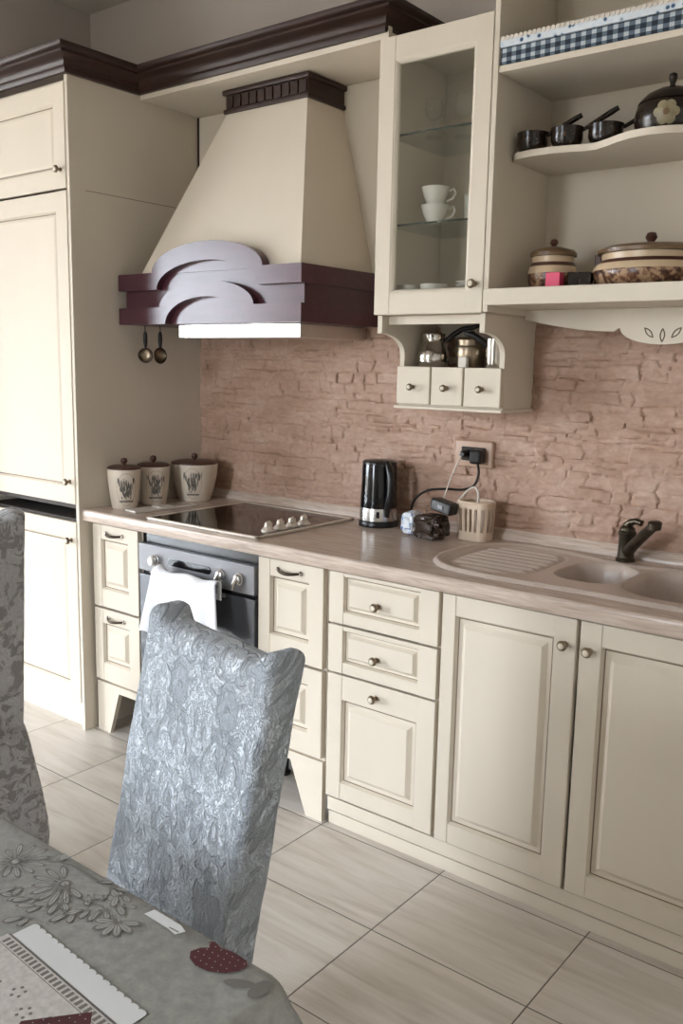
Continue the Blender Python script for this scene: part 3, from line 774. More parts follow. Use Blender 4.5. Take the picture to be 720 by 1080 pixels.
for z in GS:
    b = B(); b.box(x0 + .019, x1 - .019, -.318, -.016, z - .006, z, M['shelfglass']); b.box(x0 + .019, x1 - .019, -.320, -.318, z - .006, z, M['glassedge']); b.build('glass_shelf', gc, smooth=False)

def wine_glass(x, y, z, s, label, grp='stemmed glasses on the top glass shelf'):
    b = B(); p = [(.030, 0), (.029, .002), (.006, .005), (.0035, .012), (.0035, .05), (.010, .060), (.028, .075), (.034, .095), (.032, .118), (.027, .135), (.026, .135), (.031, .117), (.033, .095), (.027, .077), (.008, .063), (.0005, .062)]
    b.lathe([(r * s, h * s) for r, h in p], (x, y, z + .0003), M['glass'], seg=28)
    tag(b.build('wine_glass', base=(x, y, z), recalc=False), label, 'glass', grp)
wine_glass(1.262, -.225, GS[0], .82, 'clear stemmed glass nearest the left side on the top glass shelf')
wine_glass(1.345, -.185, GS[0], .95, 'clear stemmed glass in the middle of the top glass shelf')
wine_glass(1.420, -.120, GS[0], .95, 'clear stemmed glass at the back of the top glass shelf')
b = B(); b.lathe([(.020, 0), (.021, .004), (.030, .05), (.040, .11), (.042, .16), (.041, .16), (.038, .11), (.028, .05), (.019, .006), (.0005, .006)], (1.462, -.235, GS[0] + .0003), M['glass'], seg=28)
tag(b.build('glass_vase', base=(1.46, -.235, GS[0]), recalc=False), 'tall flared clear glass at the right end of the top glass shelf', 'glass')
def cup(x, y, z, label, spout=True):
    t = thing('china_cup', label, 'cup', (x, y, z), group='stacked white china on the middle glass shelf')
    b = B(); b.lathe([(.022, 0), (.023, .004), (.026, .012), (.036, .034), (.041, .052), (.043, .058), (.0415, .058), (.034, .034), (.022, .008), (.0005, .006)], (x, y, z + .0004), M['white_china'], seg=30); b.build('bowl', t)
    d = Vector((.8, .6, 0)); b = B()
    b.tube([Vector((x, y, z)) + d * r + Vector((0, 0, h)) for r, h in ((.040, .050), (.054, .056), (.060, .044), (.052, .028), (.033, .020))], .0038, M['white_china'], 8); b.build('handle', t)
cup(1.290, -.245, GS[1], 'white handled china cup at the bottom of the cup stack')
cup(1.290, -.245, GS[1] + .052, 'white handled china cup resting on top of another cup')
for (x, y, lb) in ((1.385, -.20, 'small clear tumbler nearest the china cups'), (1.435, -.15, 'small clear tumbler at the right back of the middle glass shelf')):
    b = B(); b.lathe([(.018, 0), (.019, .003), (.024, .085), (.023, .085), (.0175, .008), (.0005, .008)], (x, y, GS[1] + .0003), M['glass'], seg=24)
    tag(b.build('tumbler', base=(x, y, GS[1]), recalc=False), lb, 'glass', 'tumblers on the middle glass shelf')
ZS = z0 + .0452
for (x, y, r, n, lb) in ((1.215, -.265, .032, 1, 'low white bowl at the left end of the cabinet floor'), (1.305, -.262, .042, 1, 'low white bowl in the middle of the cabinet floor')):
    b = B(); b.lathe([(r * .55, 0), (r * .6, .004), (r * .9, .028), (r, .048), (r * .96, .048), (r * .85, .028), (r * .5, .007), (.0005, .006)], (x, y, ZS), M['white_china'], seg=30)
    tag(b.build('low_bowl', base=(x, y, ZS), recalc=False), lb, 'bowl', 'white bowls on the cabinet floor')
for k in range(5):
    b = B(); r = .052; x, y = 1.432, -.245; z = ZS + k * .0105
    b.lathe([(r * .55, 0), (r * .6, .002), (r * .75, .004), (r, .010), (r * .985, .0112), (r * .74, .006), (.0005, .005)], (x, y, z), M['white_china'], seg=32)
    tag(b.build('saucer', base=(x, y, z), recalc=False), ('white saucer, %s of the small stack beside the glass door knob' % ['lowest', 'second from the bottom', 'middle one', 'second from the top', 'topmost'][k]), 'saucer', 'stacked saucers on the cabinet floor')

# ------------------------------------------------------------------ spice-drawer unit under the glass cabinet
sp = thing('spice_drawer_shelf', 'small cream hanging shelf with three drawers under the glass cabinet', 'shelf', (1.34, -.1, 1.31))
prof = [(-.002, 1.312), (-.205, 1.312), (-.205, 1.475)] + [(-.325 + .12 * math.cos(a), 1.475 + .062 * math.sin(a)) for a in [i * PI / 2 / 10 for i in range(1, 11)]] + [(-.333, 1.537), (-.333, 1.591), (-.002, 1.591)]
b = B(); b.prism(prof, 1.150, 1.167, 'x', M['cream']); b.build('side_panel', sp)
b = B(); b.prism(prof, 1.512, 1.529, 'x', M['cream']); b.build('side_panel', sp)
b = B(); b.box(1.167, 1.512, -.205, -.002, 1.312, 1.324, M['cream']); b.box(1.167, 1.512, -.205, -.002, 1.424, 1.436, M['cream']); b.box(1.167, 1.512, -.012, -.002, 1.436, 1.591, M['cream_in'])
b.box(1.1672, 1.5118, -.30, -.28, 1.565, 1.591, M['cream'], .001)
for x in (1.282, 1.394): b.box(x - .004, x + .004, -.205, -.002, 1.324, 1.424, M['cream'])
b.build('carcass', sp)
B().box(1.143, 1.536, -.225, -.002, 1.303, 1.3118, M['cream'], .002).build('bottom_board', sp)
for (a, c_) in ((1.151, 1.277), (1.283, 1.396), (1.402, 1.528)):
    d = B().box(a, c_, -.222, -.2055, 1.318, 1.437, M['cream'], .003).build('drawer', sp); knob(d, (a + c_) / 2, -.222, 1.372, r=.0115)

ZI = 1.4365
t = thing('steel_jug', 'shiny steel jug with black handle, left on the spice shelf', 'jug', (1.232, -.135, ZI))
b = B(); b.lathe([(.046, 0), (.050, .004), (.053, .03), (.050, .052), (.038, .072), (.034, .082), (.036, .100), (.040, .106), (.038, .106), (.033, .084), (.0005, .082)], (1.232, -.135, ZI), M['polished'], seg=36); b.build('body', t)
b = B(); b.tube([(1.262, -.115, ZI + .08), (1.285, -.10, ZI + .105), (1.31, -.088, ZI + .122), (1.345, -.08, ZI + .128), (1.372, -.075, ZI + .138)], [.007, .009, .0085, .008, .006], M['black'], 10); b.build('handle', t)
t = thing('coffee_pot', 'dull aluminium lidded coffee pot in the middle of the spice shelf', 'pot', (1.362, -.115, ZI))
b = B(); b.lathe([(.046, 0), (.048, .003), (.050, .04), (.052, .062), (.050, .066), (.049, .070), (.050, .086), (.042, .094), (.0005, .100)], (1.362, -.115, ZI), M['pewter'], seg=10); b.build('body', t)
b = B(); b.lathe([(.010, .098), (.008, .104), (.011, .112), (.0005, .117)], (1.362, -.115, ZI), M['black'], seg=16); b.build('lid_knob', t)
t = thing('steel_pot', 'small straight steel pot with black handle at the right of the spice shelf', 'pot', (1.468, -.15, ZI))
b = B(); b.lathe([(.030, 0), (.031, .003), (.031, .088), (.029, .088), (.0285, .006), (.0005, .006)], (1.468, -.15, ZI), M['polished'], seg=30); b.build('body', t)
b = B(); b.tube([(1.440, -.158, ZI + .066), (1.425, -.17, ZI + .085), (1.405, -.18, ZI + .100), (1.378, -.19, ZI + .106)], [.009, .0105, .0095, .006], M['black'], 10); b.build('handle', t)
b = B(); b.box(1.362, 1.392, -.196, -.178, ZI, ZI + .034, M['cable_w'], .003); tag(b.build('small_carton', base=(1.377, -.187, ZI)), 'tiny pale carton in front of the coffee pot on the spice shelf', 'carton')

# ------------------------------------------------------------------ open shelf unit
os_ = thing('open_shelf_unit', 'cream open wall shelf unit with scalloped valance above the sink', 'shelf', (1.964, -.17, 1.6))
L0, L1 = 1.5305, 2.400
b = B(); b.box(L0, L0 + .016, -.354, -.002, 1.594, 2.64, M['cream'], .0015); b.build('side_panel', os_)
b = B(); b.box(L1 - .016, L1, -.354, -.002, 1.594, 2.64, M['cream'], .0015); b.build('side_panel', os_)
b = B(); b.box(L0 + .016, L1 - .016, -.014, -.002, 1.612, 2.64, M['cream']); b.build('back_panel', os_)
b = B(); b.box(L0 + .0005, L1 + .01, -.357, -.015, 1.612, 1.658, M['cream'], .003); b.build('shelf', os_)
b = B(); b.box(L0 + .016, L1 - .016, -.350, -.015, 2.229, 2.246, M['cream'], .002); b.build('shelf', os_)
b = B(); b.box(L0 + .016, L1 - .016, -.350, -.002, 2.62, 2.64, M['cream'], .002); b.build('shelf', os_)
half = [(1.5465, -.245), (1.57, -.272), (1.62, -.284), (1.68, -.284), (1.73, -.274), (1.77, -.262), (1.80, -.262), (1.84, -.285), (1.88, -.312), (1.92, -.331), (1.965, -.338)]
fr_ = half + [(2 * 1.965 - x, y) for x, y in reversed(half[:-1])]
b = B(); b.prism(fr_ + [(fr_[-1][0], -.0145), (1.5465, -.0145)], 2.016, 2.034, 'z', M['cream']); b.build('shelf', os_)['label'] = 'thin shelf with a wavy front edge'
va = [(1.5465, 1.611), (1.5465, 1.583)] + [(1.5465 + (1.826 - 1.5465) * i / 8, 1.583 - .036 * math.sin(i / 8 * PI / 2)) for i in range(1, 9)] + [(1.838, 1.556), (1.843, 1.556)] + arc(1.964, 1.556, .121, .045, PI, 2 * PI, 20)[1:]
va += [(2 * 1.964 - x, z) for x, z in reversed(va[:12])]
b = B(); b.prism(va, -.118, -.100, 'y', M['cream'])
vo = b.build('valance', os_)
for (cx, cz, a, ln) in ((1.926, 1.543, -.75, .036), (1.964, 1.536, 0, .036), (2.002, 1.543, .75, .036)):
    n = 14; pts = []
    for k in range(2 * n + 1):
        s = k / n; u = (s if s <= 1 else 2 - s) - .5; wv = .006 * math.cos(u * PI) * (1 if s <= 1 else -1)
        pts.append((cx + wv * math.cos(a) + u * ln * -math.sin(a) * -1, -.1185, cz - wv * math.sin(a) * -1 * -1 + u * ln * math.cos(a)))
    b = B(); b.tube(pts, .0016, M['carve'], 6, False); b.build('carved_leaf', vo)

def small_pot(x, y, z, r, ang, ln, rise, label):
    t = thing('painted_saucepan', label, 'pot', (x, y, z), group='small dark painted pots on the wavy shelf')
    b = B(); b.lathe([(r * .72, 0), (r * .82, .003), (r, .022), (r * .99, .040), (r * 1.03, .050), (r * 1.03, .053), (r * .95, .053), (r * .9, .030), (.0005, .010)], (x, y, z + .0004), M['darkpot'], seg=30); b.build('body', t)
    d = Vector((math.cos(ang), math.sin(ang), 0)); p0 = Vector((x, y, z + .046)) + d * r * .95
    b = B(); b.tube([p0, p0 + d * ln * .35 + Vector((0, 0, rise * .35)), p0 + d * ln * .8 + Vector((0, 0, rise * .8)), p0 + d * ln + Vector((0, 0, rise))], [.005, .0065, .008, .007], M['darkpot'], 10); b.build('handle', t)
ZM = 2.034
small_pot(1.600, -.236, ZM, .043, .25, .092, .046, 'dark painted saucepan at the left end of the wavy shelf')
small_pot(1.703, -.236, ZM, .043, .25, .092, .050, 'dark painted saucepan standing between two others on the wavy shelf')
small_pot(1.803, -.212, ZM, .046, .45, .088, .050, 'dark painted saucepan touching the big round pot with its handle')
t = thing('painted_lidded_pot', 'large round dark painted pot with a pale flower on the wavy shelf', 'pot', (1.968, -.195, ZM))
b = B(); b.lathe([(.066, 0), (.076, .004), (.088, .03), (.090, .055), (.083, .080), (.080, .083), (.0005, .083)], (1.968, -.195, ZM + .0004), M['darkpot'], seg=40); pb = b.build('body', t)
b = B(); b.lathe([(.083, .084), (.080, .090), (.062, .108), (.035, .121), (.012, .126), (.0005, .127)], (1.968, -.195, ZM), M['darkpot'], seg=40); lid = b.build('lid', t)
b = B(); b.lathe([(.009, .125), (.006, .132), (.011, .148), (.010, .158), (.0005, .163)], (1.968, -.195, ZM), M['darkpot'], seg=16); b.build('knob', lid)
def surf_blob(b, cx, cy, prof, a, h, ra, rh, mat, eps=.0012, n=16):
    """an oval laid on a lathe surface: centre angle a, height h"""
    def rad(z):
        for (r0, z0), (r1, z1) in zip(prof, prof[1:]):
            if z0 <= z <= z1: return r0 + (r1 - r0) * (z - z0) / max(1e-6, z1 - z0)
        return prof[-1][0]
    vs = []
    for k in range(n + 1):
        th = 2 * PI * k / n; rr_ = 1 if k < n else 0
        z = h + (rh * math.sin(th) if k < n else 0); aa = a + (ra * math.cos(th) if k < n else 0); r = rad(z) + eps
        vs.append((cx + r * math.cos(aa), cy + r * math.sin(aa), z))
    b.add(vs, [(k, (k + 1) % n, n) for k in range(n)], mat)
pp = [(.066, ZM), (.076, ZM + .004), (.088, ZM + .03), (.090, ZM + .055), (.083, ZM + .080)]
b = B(); af = -1.35
M['petal'] = simple('pale_painted_petal', '#8f8468', .3, var=.2, vscale=60)
for k in range(6):
    th = k * PI / 3; surf_blob(b, 1.968, -.195, pp, af + .21 * math.cos(th), ZM + .046 + .019 * math.sin(th), .15, .0125, M['petal'], .0013)
surf_blob(b, 1.968, -.195, pp, af, ZM + .046, .09, .008, M['bronzelid'], .0019)
b.build('flower_motif', pb, recalc=False)['label'] = 'pale painted flower'

ZB = 1.6582
def crock(x, y, r, hb, hr, name, label, knobr, sy=1):
    t = thing(name, label, 'pot', (x, y, ZB))
    body = [(r * .78, 0), (r * .86, .004), (r * .98, hb * .35), (r, hb * .6), (r * .93, hb * .86), (r * .86, hb)]
    b = B(); b.lathe(body + [(r * .80, hb), (.0005, hb)], (x, y, ZB), M['landscape'], seg=44, mats=[M['lidbrown'], M['landscape'], M['landscape'], M['potcream'], M['lidbrown'], M['lidbrown'], M['lidbrown']], sy=sy); b.build('body', t)
    b = B(); b.lathe([(r * .84, hb), (r * .84, hb + hr * .45)], (x, y, ZB), M['potcream'], seg=44, sy=sy); b.build('neck_band', t)
    b = B(); b.lathe([(r * .85, hb + hr * .45), (r * .93, hb + hr * .5), (r * .93, hb + hr * .75), (r * .80, hb + hr), (r * .3, hb + hr * 1.25), (.0005, hb + hr * 1.3)], (x, y, ZB), M['bronzelid'], seg=44, sy=sy); l = b.build('lid', t)
    z = hb + hr * 1.22
    b = B(); b.lathe([(knobr * .5, z), (knobr * .55, z + knobr * .4), (knobr, z + knobr * 1.1), (knobr * .7, z + knobr * 1.8), (.0005, z + knobr * 2)], (x, y, ZB), M['lidbrown'], seg=18); b.build('knob', l)
crock(1.668, -.205, .070, .076, .036, 'painted_crock', 'small brown painted crock with lid beside the pink box', .012)
crock(1.940, -.190, .150, .070, .036, 'painted_casserole', 'wide brown and cream casserole with village scene on the thick shelf', .016, .9)
tag(B().box(1.700, 1.742, -.315, -.285, ZB, ZB + .040, M['pink'], .002).build('pink_box', base=(1.72, -.3, ZB)), 'small bright pink box in front of the little crock', 'box')
b = B(); b.obox((1.778, -.262, ZB + .0205), (.062, .05, .041), .25, M['darkpot'], .003); tag(b.build('dark_patterned_box', base=(1.78, -.262, ZB)), 'small dark patterned box just right of the pink box', 'box')
b = B(); b.box(1.772, 1.792, -.16, -.148, ZB, ZB + .098, M['lidbrown'], .003); b.box(1.755, 1.81, -.175, -.135, ZB, ZB + .008, M['lidbrown'], .002); tag(b.build('wooden_stand', base=(1.78, -.155, ZB)), 'thin upright brown wooden stand between crock and casserole', 'stand')

t = thing('gingham_cloth_box', 'long blue gingham covered box with white flowered band on the top shelf', 'box', (1.96, -.2, 2.246))
GX0, GX1, GY = 1.550, 2.370, -.350
b = B(); b.box(GX0, GX1, GY, -.12, 2.2465, 2.290, M['gingham'], .003); b.build('gingham_skirt', t)
b = B(); b.box(GX0 - .002, GX1 + .002, GY - .003, -.117, 2.2905, 2.311, M['band'], .003); bd = b.build('flowered_band', t)
b = B(); n = 62
for k in range(n):
    x = GX0 + (GX1 - GX0) * (k + .5) / n; b.lathe([(.0062, 0), (.0062, .003)], (x, GY - .0045, 2.312), M['cable_w'], (0, 1, 0), 10)
b.build('scalloped_edge', bd)

# ------------------------------------------------------------------ things on the worktop
def canister(x, y, r0, r1, h, label, ang, mr):
    t = thing('canister', label, 'canister', (x, y, CZ), group='lavender print canisters by the fridge cabinet')
    pr = [(r0, 0), (r0 * 1.04, .004), (r0 + (r1 - r0) * .55, h * .35), (r0 + (r1 - r0) * .9, h * .7), (r1, h * .95), (r1 * 1.01, h)]
    b = B(); b.lathe(pr + [(r1 * .95, h), (r1 * .9, h * .8), (.0005, h * .8)], (x, y, CZ), M['jar'], seg=44)
    j = b.build('jar', t); j['label'] = 'cream ceramic jar'
    b = B(); b.lathe([(r1 * .94, h - .004), (r1 * 1.0, h + .001), (r1 * 1.0, h + .006), (r1 * .8, h + .011), (.0005, h + .014)], (x, y, CZ), M['lidbrown'], seg=40); l = b.build('lid', t); l['label'] = 'dark wooden lid'
    b = B(); b.lathe([(.006, h + .012), (.006, h + .017), (.0125, h + .024), (.0135, h + .031), (.010, h + .039), (.0005, h + .042)], (x, y, CZ), M['lidbrown'], seg=20); b.build('knob', l)
    # printed lavender bouquet
    pw = [(r, CZ + z) for r, z in pr]; b = B(); rnd = random.Random(int(x * 1000))
    zc = CZ + h * .5
    k = .05 / max(r1, .05)
    for i in range(95):
        u = rnd.uniform(-1, 1); v = rnd.uniform(0, 1)
        surf_blob(b, x, y, pw, ang + u * .52 * k * (.55 + v), zc - .024 + v * h * .42, .032 * k, .0105, M['decal_grey'], .0010 + i * 2e-6, 8)
    for i in range(9):
        surf_blob(b, x, y, pw, ang + (i - 4) * .14 * k, zc - h * .30, .07 * k, .0045, M['decal_grey'], .0011, 8)
    for i in range(12): surf_blob(b, x, y, pw, ang + rnd.uniform(-.42, .42) * k, zc - h * .2 + rnd.uniform(-.006, .012), .035 * k, .005, M['decal_grey'], .0012 + i * 2e-6, 8)
    # thin frame line of the oval label
    for i in range(40):
        th = 2 * PI * i / 40; surf_blob(b, x, y, pw, ang + .80 * k * math.cos(th), zc + h * .46 * math.sin(th) * .9, .028 * k, .0022, M['glaze_shade'], .0009, 6)
    b.build('lavender_print', j, recalc=False)['label'] = 'grey printed lavender bouquet'
canister(.073, -.475, .047, .064, .150, 'lavender canister nearest the worktop front edge', -.55, .03)
canister(.076, -.335, .047, .063, .150, 'lavender canister in the middle of the three', -.55, .03)
canister(.112, -.150, .062, .094, .150, 'widest lavender canister, in the corner by the stone wall', -.85, .03)
b = B(); tr = Matrix.Rotation(-.12, 3, 'Z')
b.obox((.198, -.395, CZ + .004), (.075, .285, .007), tr, M['dustytray'], .003); b.obox((.198, -.395, CZ + .0095), (.063, .06, .005), tr, M['dustytray'], .002)
b.obox((.203, -.345, CZ + .0085), (.03, .15, .003), tr, M['steel'], .001)
tag(b.build('flat_tray', base=(.198, -.395, CZ)), 'narrow flat white tray between canisters and hob', 'tray')

# kettle
kx, ky = 1.005, -.100
kt = thing('electric_kettle', 'black electric kettle with steel band beside the hob', 'kettle', (kx, ky, CZ))
hd_ = Vector((.86, -.50, 0)).normalized()
b = B(); b.lathe([(.069, 0), (.070, .004), (.069, .018), (.066, .022), (.0005, .022)], (kx, ky, CZ), M['black'], seg=40); b.build('power_base', kt)
b = B(); b.lathe([(.0675, .0225), (.0665, .055), (.0655, .066)], (kx, ky, CZ), M['steel'], seg=44, cap=False); b.lathe([(.064, .0225), (.064, .066)], (kx, ky, CZ), M['black'], seg=30); b.build('steel_band', kt)
b = B(); b.lathe([(.0655, .0665), (.0660, .070), (.0625, .15), (.0600, .215), (.058, .224), (.0005, .226)], (kx, ky, CZ), M['blackgloss'], seg=44)
b.build('body', kt)
b = B(); b.lathe([(.0605, .219), (.0605, .226), (.054, .231), (.0005, .234)], (kx, ky, CZ), M['black'], seg=40); b.build('lid', kt)
b = B(); pth = []
for r, z in ((.050, .222), (.066, .224), (.080, .212), (.092, .185), (.096, .150), (.092, .115), (.082, .090), (.074, .070), (.070, .040)): pth.append(Vector((kx, ky, CZ + z)) + hd_ * r)
b.tube(pth, [.010, .012, .0125, .012, .0115, .0115, .012, .011, .008], M['black'], 12); b.build('handle', kt)
sd_ = Vector((.55, -.83, 0)).normalized(); b = B(); b.obox(Vector((kx, ky, CZ + .046)) + sd_ * .0675, (.012, .006, .022), math.atan2(sd_.y, sd_.x) + PI / 2, M['black'], .002); b.build('switch', kt)
vs_ = Vector((-.78, -.62, 0)).normalized(); b = B(); b.obox(Vector((kx, ky, CZ + .145)) + vs_ * .0605, (.010, .004, .13), Matrix.Rotation(math.atan2(vs_.y, vs_.x) + PI / 2, 3, 'Z'), M['ovengrey'], .0015); b.build('water_gauge', kt)

def crumple(cx, cy, cz, sx, sy, sz, amp, seed, mat, n=14):
    b = B(); bm = bmesh.new(); bmesh.ops.create_icosphere(bm, subdivisions=4, radius=1)
    vs = []
    for v in bm.verts:
        p = v.co.copy(); q = Vector((math.copysign(abs(p.x) ** .55, p.x), math.copysign(abs(p.y) ** .55, p.y), math.copysign(abs(p.z) ** .6, p.z)))
        nn = noise.voronoi(p * 2.1 + Vector((seed, 0, 0)))[0]
        k = 1 - amp * (nn[1] - nn[0]) + amp * .4 * noise.noise(p * 3 + Vector((0, seed, 0)))
        q *= k; vs.append((cx + q.x * sx, cy + q.y * sy, max(cz, cz + sz + q.z * sz)))
    bm.verts.index_update(); b.add(vs, [[v.index for v in f.verts] for f in bm.faces], mat); bm.free(); return b
tag(crumple(1.283, -.190, CZ + .0005, .058, .045, .042, .30, 3, M['foil']).build('dark_food_bag', base=(1.283, -.19, CZ), angle=18), 'crumpled dark brown food bag in front of the cutlery drainer', 'bag')
tag(crumple(1.192, -.165, CZ + .0005, .031, .036, .040, .26, 8, M['bluebag']).build('paper_packet', base=(1.195, -.165, CZ), angle=18), 'crumpled white packet with blue print beside the kettle', 'packet')

# cutlery drainer
ud = thing('cutlery_drainer', 'beige slotted plastic cutlery drainer against the stone wall', 'drainer', (1.388, -.092, CZ))
def drainer():
    b = B(); cx, cy = 1.392, -.092; ns = 64; levels = [0, .012, .03, .05, .07, .09, .105, .118, .126]
    def ring(w, d, z, ins=0):
        r = .022; pts = []
        for k in range(ns):
            t = k / ns * 4; s = int(t); f = t - s
            a = 2 * PI * k / ns; ca, sa = math.cos(a), math.sin(a)
            e = 3.6; rr_ = (abs(ca / (w / 2 - ins)) ** e + abs(sa / (d / 2 - ins)) ** e) ** (-1 / e)
            pts.append((cx + rr_ * ca, cy + rr_ * sa, CZ + .001 + z))
        return pts
    o = []; i = []
    for z in levels:
        w = .106 + .012 * z / .126; d = .080 + .012 * z / .126
        o += ring(w, d, z); i += ring(w, d, max(z, .004), .003)
    nl = len(levels); fs = []
    for j in range(nl - 1):
        for k in range(ns):
            slot = 2 <= j <= 5 and (k % 4 in (0, 1)) and (34 <= k <= 62 or k < 2)
            q = [j * ns + k, j * ns + (k + 1) % ns, (j + 1) * ns + (k + 1) % ns, (j + 1) * ns + k]
            if not slot:
                fs.append(q); fs.append([x + nl * ns for x in reversed(q)])
    for k in range(ns): fs.append([(nl - 1) * ns + k, (nl - 1) * ns + (k + 1) % ns, (2 * nl - 1) * ns + (k + 1) % ns, (2 * nl - 1) * ns + k])
    fs.append(list(reversed(range(ns)))); fs.append([nl * ns + k for k in range(ns)])
    b.add(o + i, fs, M['beige']); return b
drainer().build('basket', ud, recalc=False)
b = B(); b.tube([(1.392 + .061 * math.cos(a) ** 1, -.092 + .048 * math.sin(a), CZ + .126) for a in [2 * PI * i / 40 for i in range(41)]], .004, M['beige'], 8, False); b.build('rim', ud)
tag(B().obox((1.305, -.150, CZ + .1065), (.085, .045, .040), Matrix.Rotation(-.15, 3, 'Z') @ Matrix.Rotation(.18, 3, 'Y'), M['black'], .006).obox((1.3045, -.1745, CZ + .1065), (.022, .003, .014), Matrix.Rotation(-.15, 3, 'Z') @ Matrix.Rotation(.18, 3, 'Y'), M['ovengrey'], .001).build('power_adapter', base=(1.305, -.15, CZ + .08)), 'black power adapter resting on the brown bag beside the drainer', 'adapter')

# outlet, plugs, cables
ou = thing('wall_outlet', 'beige double wall socket on the stone cladding', 'outlet', (1.336, -.012, 1.152))
b = B(); b.box(1.264, 1.408, -.030, -.003, 1.108, 1.198, M['outlet'], .008, 3); b.build('cover_plate', ou)
b = B(); b.box(1.292, 1.382, -.033, -.0285, 1.130, 1.176, M['blackmat'], .003); b.build('socket_insert', ou)
def sag(pts, n=8):
    P = [Vector(p) for p in pts]; out = []
    for i in range(len(P) - 1):
        p0, p1, p2, p3 = P[max(i - 1, 0)], P[i], P[i + 1], P[min(i + 2, len(P) - 1)]
        for s in range(n):
            t = s / n; out.append(.5 * ((2 * p1) + (p2 - p0) * t + (2 * p0 - 5 * p1 + 4 * p2 - p3) * t * t + (3 * p1 - p0 - 3 * p2 + p3) * t ** 3))
    return out + [P[-1]]
t = thing('black_plug', 'large black plug with black kettle cable in the right socket', 'plug', (1.366, -.05, 1.15))
b = B(); b.box(1.345, 1.388, -.075, -.0335, 1.124, 1.172, M['black'], .008); b.build('plug_body', t)
b = B(); b.tube(sag([(1.372, -.062, 1.128), (1.385, -.075, 1.095), (1.372, -.080, 1.055), (1.33, -.085, 1.038), (1.27, -.09, 1.035), (1.20, -.095, 1.022), (1.155, -.100, .985), (1.125, -.08, .93), (1.095, -.05, .893), (1.05, -.022, .886)]), .0042, M['black'], 8); b.build('cable', t)
t = thing('charger_plug', 'small black charger plug with thin white cable in the left socket', 'plug', (1.315, -.05, 1.15))
b = B(); b.lathe([(.014, 0), (.015, .012), (.013, .030), (.008, .038), (.0005, .040)], (1.316, -.0335, 1.153), M['black'], (0, -1, 0), 20); b.build('plug_body', t)
b = B(); b.tube(sag([(1.316, -.070, 1.150), (1.306, -.078, 1.125), (1.288, -.09, 1.07), (1.283, -.112, 1.02), (1.287, -.128, 1.004)]), .0024, M['cable_w'], 8); b.build('cable', t)
b = B(); b.tube(sag([(1.338, -.140, .987), (1.352, -.10, 1.030), (1.375, -.085, 1.050), (1.392, -.085, 1.035), (1.395, -.088, .99), (1.395, -.09, .93)]), .0038, M['cable_w'], 8)
tag(b.build('white_cord', base=(1.36, -.1, 1.0)), 'short white cord looping from the adapter into the drainer', 'cord')

